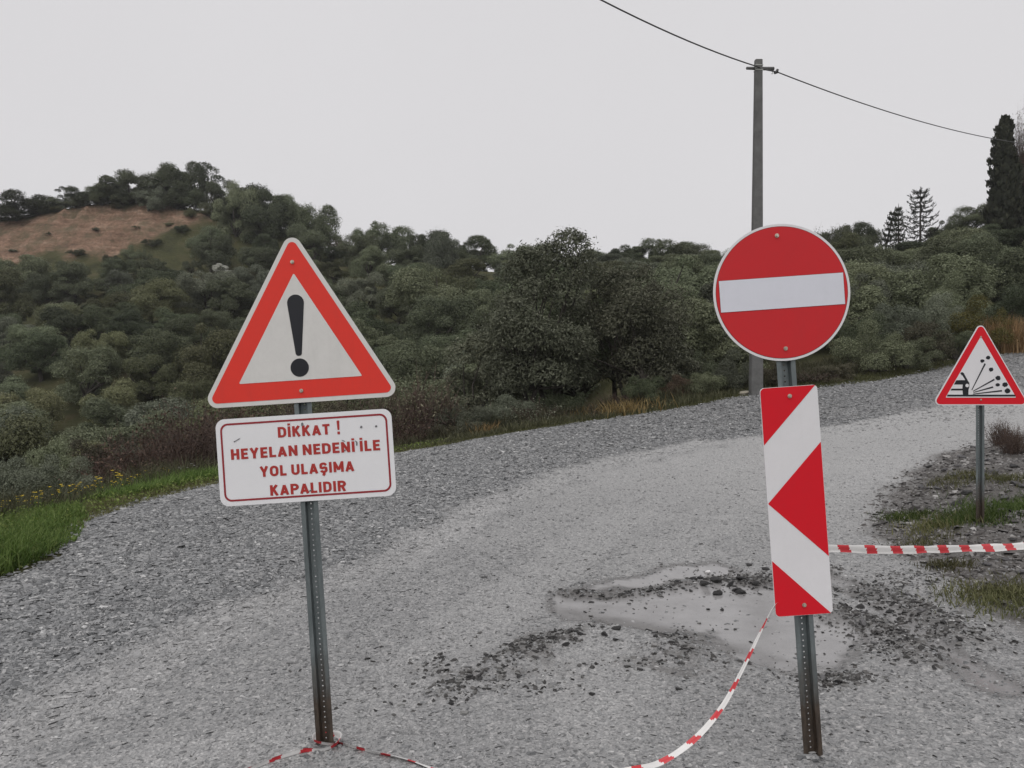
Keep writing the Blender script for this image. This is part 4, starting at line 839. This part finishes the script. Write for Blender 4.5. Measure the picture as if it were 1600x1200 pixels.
for k, (px, d, w, h, mi) in enumerate([(20, 93, 16, 6, 3), (75, 95, 14, 5, 0), (150, 96, 16, 6, 3), (215, 96, 18, 7, 0), (265, 97, 18, 8, 2), (300, 98, 36, 16, 2), (325, 98.5, 34, 18, 2), (120, 91.5, 30, 12, 1), (175, 90.8, 36, 16, 1), (60, 90, 30, 12, 1), (10, 89.3, 36, 14, 1), (238, 93, 34, 14, 1), (285, 95, 34, 16, 1), (240, 99.8, 30, 14, 2), (90, 100, 30, 10, 2), (185, 100, 26, 10, 2)]):
    hill_olive(px, d, w, h, mi, k, kind='shrub', band='cut')
# cypresses and young conifers on the right skyline
def top_at(px, py, d, pat, mat, wfac, name, label, rz=0, zb=None, lean=0):
    x, y, z = at_px(px, d); h = CH - (py - 600) / F * d - z; o = plant(name, *pat, mat, (x, y, z), h * wfac, h, rz, label); o.rotation_euler = (0, lean, rz); return o
top_at(1571, 184, 54, CYP[0], M_CYP, .98, 'cypress_tree', 'broad dark cypress rising left of the picture edge on the right skyline', 0)
top_at(1603, 238, 54.5, CYP[1], M_CYP, 1.0, 'cypress_tree', 'slimmer dark cypress cut by the right picture edge', 1)
x, y, z = at_px(1597, 54); plant('bare_bush', *TWG[0], M_TWIG, (x, y, z + 3.6), .9, 5., 2, 'bare thin stems sticking up beside the right cypress', 'bush', names=('leaves', 'twigs'))
top_at(1438, 291, 60, CON[0], M_CYP, 1.0, 'young_conifer', 'young spire conifer with drooping boughs on the right skyline', .3)
top_at(1404, 318, 60.5, CON[1], M_CYP, 1.0, 'young_conifer', 'narrow young conifer in the middle of the three on the skyline', .9)
top_at(1378, 326, 60, CON[1], M_CYP, 1.2, 'young_conifer', 'small left-leaning conifer, leftmost of the three on the skyline', 2.2, lean=R(-14))
# slope: olives standing close together
cand = []; g = np.random.default_rng(21); yv = 26.
while yv < 99:
    stp = 3.5 + (yv - 26) * .022; half = yv * .74 + 3; xv = -half + g.uniform(0, stp)
    while xv < half: cand.append((xv + g.normal(0, .55), yv + g.normal(0, .6))); xv += stp * g.uniform(.92, 1.18)
    yv += stp * 1.02
crest_px = np.array([c[0] for c in CR]); crest_d = np.array([c[2] for c in CR])
ca = np.array(cand); rsd = road_sd(ca[:, 0], ca[:, 1]); csd = cut_sd(ca[:, 0], ca[:, 1]); hz = H(ca[:, 0], ca[:, 1]); k = 0
for (x, y), a_, c_, z in zip(cand, rsd, csd, hz):
    px = 800 + F * x / y; cd = np.interp(px, crest_px, crest_d)
    if a_ > -4.2 or c_ > -1.5 or (px < 300 and y > 88.5) or px < -90 or px > 1690 or y > cd - (9 if 545 < px < 800 else 3): continue
    if 715 < px < 1075 and y < 30: continue
    if any((x - ox) ** 2 + (y - oy) ** 2 < (.62 * orr + 1.2) ** 2 for ox, oy, orr in occupied[:len(SKY)]): continue
    # glades seen in the photograph
    gl = [(720, 82, 26, 5), (205, 72, 30, 4), (560, 72, 20, 4)]
    if any(abs(px - a) < b_ and abs(y - c) < d_ for a, c, b_, d_ in gl): continue
    k += 1; w = float(np.clip(np.exp(g.normal(1.6, .2)), 3.2, 7.2)); h = w * g.uniform(.66, .98); mi = int(g.choice(4, p=[.45, .25, .14, .16]))
    if y < 50 and px < 560: mi = int(g.choice([0, 2, 0, 3, 2])); 
    hill_olive(px, y, w / y * F, h / y * F, mi, k, band='slope')
NOL = k; print('slope olives', k)
# low scrub between them
for k in range(70):
    px = g.uniform(-20, 1620); d = g.uniform(30, 92); x, y, z = at_px(px, d)
    if road_sd(np.array([x]), np.array([y]))[0] > -4 or cut_sd(np.array([x]), np.array([y]))[0] > -.8 or d > np.interp(px, crest_px, crest_d) - 2 or (715 < px < 1075 and d < 34): continue
    w = g.uniform(1.6, 2.8); hill_olive(px, d, w / d * F, w * .7 / d * F, int(g.choice([0, 1, 2, 3])), k, kind='shrub', band='slope')
x, y, z = at_px(345, 80); plant('blossoming_bush', *SHV[1], M_BLOS, (x, y, z + 2.1), 1.9, 1.0, 0, 'small white blossoming bush on the slope left of the exclamation triangle', 'bush', names=('crown', 'stem'))
# labels that single out each slope tree
ORD_ = 'first second third fourth fifth sixth seventh eighth ninth tenth eleventh twelfth thirteenth fourteenth fifteenth sixteenth seventeenth eighteenth nineteenth twentieth'.split()
ZON = [(-200, 165, 'at the left picture edge'), (165, 335, 'left of the exclamation triangle'), (335, 480, 'behind exclamation triangle, left half'), (480, 625, 'behind exclamation triangle, right half'), (625, 760, 'left of the big roadside olive'), (760, 1080, 'behind the big roadside olive'), (1080, 1340, 'behind the no entry disc'), (1340, 1480, 'between disc and small triangle'), (1480, 2000, 'above the small triangle')]
def band_of(d, b): return 'on the skyline' if b == 'skyline' else 'at the bare earth cut' if b == 'cut' else 'on the hill crest' if b == 'crest' else 'high slope' if d > 76 else 'upper middle slope' if d > 62 else 'lower middle slope' if d > 50 else 'low slope' if d > 38 else 'valley foot'
grp = {}
for o, px, d, mi, kind, b_ in TREES:
    zn = next(z for a, c, z in ZON if a <= px < c); grp.setdefault((kind, zn, band_of(d, b_), mi), []).append((px, o))
for (kind, zn, bn, mi), lst in grp.items():
    lst.sort(key=lambda q: q[0]); kw = 'olive' if kind == 'olive' else 'shrub'
    for k, (px, o) in enumerate(lst):
        o['label'] = f'{LEAFW[mi]} {kw} {bn} {zn}' + (f', {ORD[k]} from left' if len(lst) > 1 else '')
        o['category'] = 'tree' if kind == 'olive' else 'shrub'; o['group'] = ('olive trees on the hillside' if kind == 'olive' else 'shrubs between the hillside olives')

# the big olives beside the road
def big_olive(px, d, toppx, wpx, seed, nclump, nleaf, label, mat, sprig=None, multi=3):
    x, y, z = at_px(px, d); g = np.random.default_rng(seed); top = CH - (toppx - 600) / F * d - z; Rx = wpx / F * d * .5
    C = clumps_of(g, Rx, top * .44, top * .53, nclump, .20 * Rx, .33 * Rx, -.95, (.4, .88))
    if sprig is not None: C = np.r_[C, np.array(sprig, float) * np.array([Rx, Rx, top, Rx])]
    V, Fq = leaves_on(C, int(nleaf * 1.7), .10, .034, g, squash=.9, rough=.55, fill=.45, upb=.3)
    cm = np_mesh('olive_crown', V, [Fq]); tm = trunk('olive_trunk', seed, C, top * .24, .075, nclump // 3, .3, multi)
    return plant('olive_tree', cm, tm, mat, (x, y, z), 1, 1, 0, label, 'tree', 'large olives beside the road')
M_BIG = foliage('roadside_olive_leaf', (.075, .080, .052), (.115, .12, .080), (.18, .185, .135), .2)
big_olive(838, 20.0, 375, 215, 5, 46, 30000, 'tallest roadside olive with a bare forked trunk, centre of the picture', M_BIG, [(.42, 0, .97, .24), (.30, .1, .92, .26), (.58, -.1, .93, .22), (.10, 0, .90, .24), (.50, .1, 1.02, .15), (.66, 0, .98, .13), (.72, 0, .88, .2), (.35, 0, .84, .3), (.55, 0, .82, .28)])
big_olive(975, 20.6, 408, 200, 6, 42, 24000, 'second large olive merging with the tallest one on its right', M_BIG)
big_olive(905, 22.5, 430, 190, 7, 34, 16000, 'dark olive half hidden between the two large roadside olives', M_OL[1])
big_olive(765, 21.5, 480, 130, 8, 26, 11000, 'lower olive on the left flank of the tallest roadside olive', M_BIG, multi=1)
big_olive(1035, 21.5, 500, 120, 9, 22, 9000, 'lower olive on the right flank of the large roadside olives', M_BIG, multi=1)

# shrubs right beside the road: (px, d, width px, top py, pattern, material, label)
RP = np.array([1080, 1180, 1215, 1262, 1305, 1360, 1415, 1445, 1490, 1535, 1590, 1650.]); RD = np.array([18.0, 18.5, 19, 19.4, 19.8, 20.8, 22, 22.6, 23.8, 25, 26.8, 28.5])
def verge_shrub(px, d, wpx, toppx, pat, mat, label, name='roadside_shrub', tw=False):
    if px > 1090: e_ = float(np.interp(px, RP, RD)); d = e_ + 1.0 + max(0, d - e_ - 3.2) * .8
    x, y, z = at_px(px, d); h = max(.3, CH - (toppx - 600) / F * d - z); w = wpx / F * d
    return plant(name, *pat, mat, (x, y, z - .05), w / (1.35 if not tw else 1.1), h / (.95 if not tw else 1.0), rng.uniform(0, 6.28), label, 'bush' if tw else 'shrub', 'shrubs along the road edge', names=('leaves', 'twigs') if tw else ('crown', 'stem'))
S, W = SHV, TWG
VS = [(30, 13.2, 150, 690, S[0], M_OL[3], 'grey-green shrub at the left picture edge above the flowers', 0), (135, 13.6, 120, 712, S[1], M_OL[3], 'silvery low shrub behind the yellow flowers', 0), (90, 15.5, 130, 672, S[2], M_OL[0], 'dull green shrub in the second row behind the flowers', 0),
      (200, 14.0, 120, 688, W[0], M_RED, 'brown leafless bush behind the yellow flowers', 1), (160, 17.0, 140, 668, S[3], M_TAN, 'brownish shrub left of the white text board', 0), (255, 14.3, 120, 655, W[1], M_RED, 'reddish-brown bush left of the white text board', 1), (310, 14.6, 120, 640, W[2], M_RED, 'reddish-brown bush against the text board edge', 1), (225, 17.5, 110, 650, S[0], M_OL[3], 'grey-green shrub among the reddish bushes left of the text board', 0), (285, 17.8, 130, 630, W[0], M_RED, 'tall brown bush behind the reddish bushes', 1),
      (370, 16.2, 130, 620, W[1], M_RED, 'brown bush in the gap between triangle and text board', 1), (440, 17.2, 140, 615, W[2], M_TAN, 'brownish bush behind the warning sign post', 1), (520, 17.8, 140, 615, S[2], M_TAN, 'dull shrub behind the text board, right of its post', 0), (590, 18.0, 120, 600, W[0], M_TAN, 'twiggy bush at the right edge of the text board', 1),
      (632, 17.6, 110, 640, W[1], M_RED, 'low brown bush just right of the text board', 1), (660, 18.4, 120, 585, W[2], M_TAN, 'tall brown-grey bush right of the exclamation triangle', 1), (700, 18.8, 90, 600, S[1], M_OL[0], 'rounded green shrub left of the big olives', 0), (725, 18.0, 110, 625, S[3], M_OL[3], 'grey-green shrub at the left foot of the big olives', 0), (690, 17.6, 90, 655, S[0], M_TAN, 'low dull shrub at the verge left of the big olives', 0),
      (790, 18.4, 120, 610, S[2], M_OL[3], 'grey shrub at the foot of the tallest olive', 0), (835, 18.2, 90, 622, W[1], M_OL[3], 'pale upright twiggy shrub before the tallest olive', 1), (770, 17.8, 80, 648, S[1], M_OL[1], 'small dark shrub at the verge before the tallest olive', 0), (880, 18.8, 100, 600, S[0], M_OL[1], 'dark shrub between the feet of the large olives', 0), (915, 18.4, 70, 628, W[0], M_TAN, 'dry twiggy bush between the large olives', 1),
      (965, 19.2, 80, 610, W[2], M_RED, 'rusty brown bush under the second large olive', 1), (1010, 19.2, 90, 580, S[3], M_OL[1], 'green shrub at the right foot of the large olives', 0), (1058, 19.4, 72, 580, S[2], M_RED, 'round brown shrub right of the large olives', 0), (1105, 20.5, 80, 570, S[0], M_OL[0], 'green shrub left of the utility pole foot', 0), (1150, 21.5, 90, 545, S[1], M_OL[3], 'silvery shrub behind the utility pole foot', 0), (1085, 24, 90, 540, S[3], M_OL[0], 'taller shrub further behind the utility pole, left side', 0), (1215, 22, 90, 560, S[2], M_TAN, 'dull shrub right of the utility pole under the disc', 0), (1262, 22.5, 80, 575, W[1], M_TAN, 'brownish bush just below the disc rim on the right', 1),
      (1305, 23.5, 90, 560, S[0], M_TAN, 'brown-green shrub right of the chevron board top', 0), (1360, 24.5, 120, 500, S[1], M_OL[0], 'large pale green shrub between disc and small triangle', 0), (1415, 25, 100, 520, S[3], M_OL[0], 'green shrub at the road edge left of the small triangle', 0), (1445, 26, 100, 495, S[2], M_TAN, 'brownish shrub just left of the small triangle', 0), (1335, 28, 110, 480, S[3], M_OL[1], 'dark shrub right of the no entry disc', 0), (1490, 27, 100, 505, S[0], M_OL[1], 'dark green shrub behind the small triangle left side', 0), (1535, 29.5, 110, 462, S[1], M_BROOM, 'yellow-green broom shrub above the small triangle tip', 0), (1470, 31, 100, 450, S[2], M_OL[3], 'grey shrub behind the yellow broom, left of it', 0), (1592, 31, 120, 440, S[3], M_OL[1], 'tall dark shrub above the dry grass at the right edge', 0), (1400, 31, 110, 455, S[0], M_OL[3], 'grey-green shrub on the slope right of the disc', 0), (1500, 33, 120, 425, S[1], M_OL[0], 'broad shrub on the slope above the yellow broom', 0), (1640, 28, 90, 470, S[2], M_TAN, 'dull shrub beyond the right picture edge', 0)]
for px, d, w, tp, pat, mat, lab, tw in VS: verge_shrub(px, d, w, tp, pat, mat, lab, 'roadside_bush' if tw else 'roadside_shrub', tw)
x, y, z = at_px(1583, 11.2); plant('roadside_bush', *TWG[2], M_RED, (x, y, z), .38, .4, 0, 'small reddish leafless bush on the bank at the right edge', 'bush', names=('leaves', 'twigs'))
x, y, z = at_px(1566, 11.9); plant('roadside_bush', *TWG[0], M_RED, (x, y, z), .35, .4, 0, 'tiny bare bush on the bank behind the small triangle post', 'bush', names=('leaves', 'twigs'))

# ------------------------------------------------------------------ grass
def blades(name, x, y, h, w, mat, label, g, lean=.35, droop=.3):
    n = len(x); z = H(x, y) + np.where(road_sd(x, y) > 0, .0, -.02); a = g.uniform(0, 6.283, n); d = np.c_[np.cos(a), np.sin(a)] ; b_ = g.uniform(0, 6.283, n); s_ = np.c_[np.cos(b_), np.sin(b_)] * (w * g.uniform(.6, 1.4, n))[:, None]
    l1 = (h * g.normal(lean * .4, .12, n))[:, None]; l2 = (h * g.normal(lean, .25, n))[:, None]
    p0 = np.c_[x, y]; V = np.stack([np.c_[p0 - s_, z], np.c_[p0 + s_, z], np.c_[p0 + d * l1 + s_ * .8, z + h * .55], np.c_[p0 + d * l1 - s_ * .8, z + h * .55], np.c_[p0 + d * l2, z + h * (1 - droop * g.random(n) ** 2)]], 1).reshape(-1, 3)
    i = np.arange(n)[:, None] * 5; me = np_mesh(name, V, [np.c_[i, i + 1, i + 2, i + 3], np.c_[i + 3, i + 2, i + 4]])
    return tag(link(name, me, mat), label, 'grass', kind='stuff')
M_GR = foliage('lush_grass', (.05, .088, .018), (.095, .15, .034), (.165, .215, .07), .35); M_GY = foliage('verge_grass', (.075, .08, .03), (.125, .125, .055), (.20, .19, .10), .3); M_GD = foliage('dry_grass', (.20, .13, .05), (.33, .22, .10), (.45, .33, .17), .3)
M_WEED = foliage('weed_leaf', (.075, .11, .022), (.13, .17, .038), (.21, .24, .075), .3); M_GO = foliage('dull_grass', (.045, .048, .025), (.075, .076, .042), (.125, .12, .07), .3)
g = np.random.default_rng(41)
def scatter_px(n, poly, dens=None):
    xs = np.array([p[0] for p in poly]); ys = np.array([p[1] for p in poly]); x = g.uniform(xs.min(), xs.max(), n); y = g.uniform(ys.min(), ys.max(), n); k = inside(x, y, poly); return x[k], y[k]
# lush clump at the left edge
poly = [tuple(gpx(-60, 935)), tuple(gpx(0, 905)), tuple(gpx(60, 880)), tuple(gpx(118, 850)), tuple(gpx(140, 815)), (-5.3, 9.4), (-7.5, 8.6), (-8, 6.2)]
x, y = scatter_px(26000, poly); s = road_sd(x, y); k = s < .12 + g.normal(0, .1, len(x)); x, y, s = x[k], y[k], s[k]
h = (.13 + .12 * vnoise(x, y, 1.1, 91) + .05 * g.random(len(x))) * sstep(.25, -.35, s) + .04
blades('lush_grass', x, y, np.clip(h, .03, .4), .006, M_GR, 'lush green grass clump at the left picture edge', g, .45)
def weeds(name, x, y, hmax, Ln, mat, label):
    n = len(x); p = np.c_[x, y, H(x, y) + hmax * g.random(n) ** 1.3]; V, Fq = leaf_quads(p, unit(g.normal(0, .55, (n, 3)) + [0, 0, 1.]), Ln, Ln * .5, g)
    return tag(link(name, np_mesh(name, V, [Fq]), mat), label, 'weeds', kind='stuff')
x, y = scatter_px(14000, poly); s = road_sd(x, y); k = s < .05 + g.normal(0, .1, len(x)); x, y, s = x[k], y[k], s[k]
weeds('weeds', x, y, np.clip(.05 - .25 * s, .02, .24) * (.8 + .5 * vnoise(x, y, 1.1, 91)), .045, M_WEED, 'leafy weeds among the lush grass at the left edge')
# verge along the whole road edge
def verge(n, i0, i1, a, b_, hh, mat, name, label, ww=.005):
    seg = EDGE[i0:i1]; sl = np.linalg.norm(np.diff(seg, axis=0), axis=1); c = np.r_[0, np.cumsum(sl)]; t = g.uniform(0, c[-1], n); px_ = np.interp(t, c, seg[:, 0]); py_ = np.interp(t, c, seg[:, 1])
    tx = np.interp(t, c[:-1], np.diff(seg[:, 0]) / sl); ty = np.interp(t, c[:-1], np.diff(seg[:, 1]) / sl); o_ = g.uniform(a, b_, n) ; x = px_ - ty * o_; y = py_ + tx * o_
    k = (vnoise(x, y, 1.0, 95) + g.normal(0, .45, n)) > -.45; x, y, o_ = x[k], y[k], o_[k]; h = hh * (.6 + .35 * vnoise(x, y, .8, 96) + .5 * g.random(len(x))) * (.35 + .65 * sstep(-.05, .6, o_))
    blades(name, x, y, np.clip(h, .02, .6), ww, mat, label, g, .4)
    return x, y
ie = lambda xy: int(np.argmin(np.hypot(EDGE[:, 0] - xy[0], EDGE[:, 1] - xy[1])))
a_, b_, c_ = ie((-4.75, 8.6)), ie((-2.3, 14.9)), ie((18, 27))
verge(26000, a_ - 3, b_ + 3, -.12, 1.5, .16, M_GY, 'verge_grass', 'short yellowish grass strip of the flowery verge on the left')
verge(14000, a_ + 3, b_ - 3, .5, 2.3, .26, M_GR, 'verge_grass', 'taller green weeds behind the flowery verge on the left', .007)
verge(9000, a_ - 3, b_ + 3, .9, 3.5, .5, M_GO, 'verge_grass', 'dull tall grass below the reddish bushes', .006)
x, y = verge(16000, a_ - 3, b_ + 3, .05, 1.9, .10, M_GY, 'verge_grass', 'thin low grass between the weeds of the left verge')
kk = g.random(len(x)) < .7; weeds('weeds', x[kk], y[kk], np.full(kk.sum(), .15), .04, M_WEED, 'leafy low weeds along the flowery verge on the left')
verge(26000, b_, c_, -.1, 1.0, .15, M_GY, 'verge_grass', 'low yellow-green grass strip along the far road edge', .007)
verge(9000, b_ - 3, b_ + 12, .25, 1.4, .26, M_GO, 'verge_grass', 'dull grass below the big olives at the road edge', .008)
verge(20000, b_, c_, .8, 3.6, .55, M_GO, 'verge_grass', 'tall dull grass between the roadside shrubs', .008)
c0 = gpx(1585, 552); n = 2600; x = at_px(1578, 26.7)[0] + g.normal(0, .45, n); y = 26.9 + g.normal(0, .3, n)
blades('dry_grass', x, y, g.uniform(.5, 1.35, n), .012, M_GD, 'golden dry grass tuft by the road at the right edge', g, .25)
n = 900; x = at_px(950, 18.6)[0] + g.normal(0, .55, n); y = 18.4 + g.normal(0, .25, n); blades('dry_grass', x, y, g.uniform(.15, .5, n), .008, M_GD, 'rusty dry grass under the second large olive', g, .5)
n = 260; x = at_px(757, 17.3)[0] + g.normal(0, .12, n); y = 17.3 + g.normal(0, .1, n); blades('dry_grass', x, y, g.uniform(.15, .42, n), .01, M_GD, 'small dry fern tuft at the verge left of the big olives', g, .7)
tuft = []
for px, py, n, sp, hh, mat, lab in [(1420, 815, 900, .16, .10, M_GR, 'low green tuft at the left end of the bank'), (1470, 835, 900, .2, .13, M_GY, 'yellowish tuft left of the small triangle post'), (1520, 835, 1500, .2, .16, M_GR, 'green tuft at the small triangle post foot'), (1500, 765, 700, .22, .12, M_GY, 'sparse tuft on the bank top left of the post'), (1565, 768, 600, .2, .12, M_GY, 'sparse tuft on the bank right of the post'), (1612, 810, 2600, .35, .17, M_GR, 'lush tuft on the bank at the right edge'), (1480, 890, 500, .12, .09, M_GY, 'small tuft below the stretched tape'), (1575, 935, 1300, .22, .11, M_GY, 'grass patch low on the bank at the right edge'), (1605, 950, 1200, .25, .12, M_GY, 'grass patch at the lowest right end of the bank'), (1445, 855, 500, .16, .08, M_GY, 'thin tuft just above the stretched tape')]:
    n = int(n * 1.1); sp *= .95; c = gpx(px, py); x = c[0] + g.normal(0, sp, n); y = c[1] + g.normal(0, sp * .8, n); blades('grass_tuft', x, y, hh * .8 * g.uniform(.2, 1.2, n), .004, mat, lab, g, .6)
# wild flowers
M_YEL = simple('yellow_petal', (.75, .55, .03), .6, .15, 40); M_FST = simple('flower_stem', (.07, .12, .03), .8, .3, 30)
M_PALE = simple('pale_petal', (.62, .62, .62), .6, .1, 40)
def flower_mesh(seed, nb):
    g = np.random.default_rng(seed); st = MB(); fl = MB()
    for k in range(nb):
        a = g.uniform(0, 6.28); r = g.uniform(.02, .10); h = g.uniform(.22, .42); tip = Vector((math.cos(a) * r, math.sin(a) * r, h)); st.tube([(0, 0, -.02), (tip.x * .35, tip.y * .35, h * .55), tip], [.004, .003, .002], 4, cap=False)
        for j in range(6):
            w = 6.283 * j / 6; c, s = math.cos(w), math.sin(w); u = .026
            fl.add([tip, tip + Vector((c * u * .6 - s * u * .4, s * u * .6 + c * u * .4, .004)), tip + Vector((c * u, s * u, .010)), tip + Vector((c * u * .6 + s * u * .4, s * u * .6 - c * u * .4, .004))], [(0, 1, 2, 3)])
    a = bpy.data.meshes.new('stem'); a.from_pydata(st.v, [], st.f); a.materials.append(M_FST); b_ = bpy.data.meshes.new('blossom'); b_.from_pydata(fl.v, [], fl.f); b_.materials.append(M_YEL); return a, b_
FM = [flower_mesh(s, 5 + s) for s in range(4)]
FP = [(48, 772, 'yellow flower plant leftmost at the picture edge'), (52, 765, None), (40, 785, None), (8, 800, None), (125, 757, None), (135, 765, None), (148, 752, None), (155, 762, None), (185, 742, 'yellow flower plant standing tallest in the verge'), (178, 768, None), (205, 765, None), (187, 778, None), (235, 748, None), (290, 745, None), (90, 790, None), (60, 800, None), (25, 792, None), (262, 748, None), (110, 775, None), (215, 755, None)]
for k, (px, py, lab) in enumerate(FP):
    d = 9.2 + (820 - py) * .045; x, y, z = at_px(px, d); s_, f_ = FM[k % 4]; o = empty('wild_flower', (x, y, z), (0, 0, k * 1.3)); sc = 1.25 if py < 745 else .75 + .3 * ((k * 37) % 10) / 10
    for nm, me in (('stem', s_), ('blossom', f_)): c = bpy.data.objects.new(nm, me); COL.objects.link(c); c.parent = o; c.scale = (sc, sc, sc)
    tag(o, 'x', 'flower', 'yellow wild flowers on the left verge'); FP[k] = (px, py, lab, o)
for k, q in enumerate(sorted(FP, key=lambda q: q[0])): q[3]['label'] = f'yellow wild flower plant on the left verge, {ORD[k]} from left'
for k, (px, d) in enumerate([(268, 12.9), (278, 12.4), (283, 13.0), (290, 13.1), (305, 13.2)]):
    x, y, z = at_px(px, d); s_, f_ = FM[k % 4]; o = empty('wild_flower', (x, y, z), (0, 0, k)); 
    for nm, me in (('stem', s_), ('blossom', f_)):
        c = bpy.data.objects.new(nm, me); COL.objects.link(c); c.parent = o; c.scale = (.8, .8, .9)
        if nm == 'blossom': c.material_slots[0].link = 'OBJECT'; c.material_slots[0].material = M_PALE
    tag(o, f'whitish wild flower plant left of the text board, {ORD[k]} from left', 'flower', 'whitish wild flowers by the text board')
print('objects', len(bpy.data.objects), 'tris', sum(len(m.loops) - 2 * len(m.polygons) for m in bpy.data.meshes))
# ------------------------------------------------------------------ damp air
mb = MB(); s_ = 640; z0, z1 = float(np.min([v.co.z for v in gme.vertices])) - 1.5, 48
V = [(a, b_, c) for c in (z0, z1) for a, b_ in ((-s_, -s_), (s_, -s_), (s_, s_), (-s_, s_))]
mb.add(V, [(0, 3, 2, 1), (4, 5, 6, 7), (0, 1, 5, 4), (1, 2, 6, 5), (2, 3, 7, 6), (3, 0, 4, 7)])
m = bpy.data.materials.new('damp_air'); m.use_nodes = True; N = m.node_tree.nodes; N.remove(N['Principled BSDF'])
pv = N.new('ShaderNodeVolumePrincipled'); pv.inputs['Density'].default_value = .0004; pv.inputs['Color'].default_value = (.93, .94, .96, 1); pv.inputs['Anisotropy'].default_value = .2
m.node_tree.links.new(pv.outputs[0], N['Material Output'].inputs['Volume'])
tag(mb.build('haze', m), 'thin damp haze over the valley and hill', 'haze', kind='stuff')
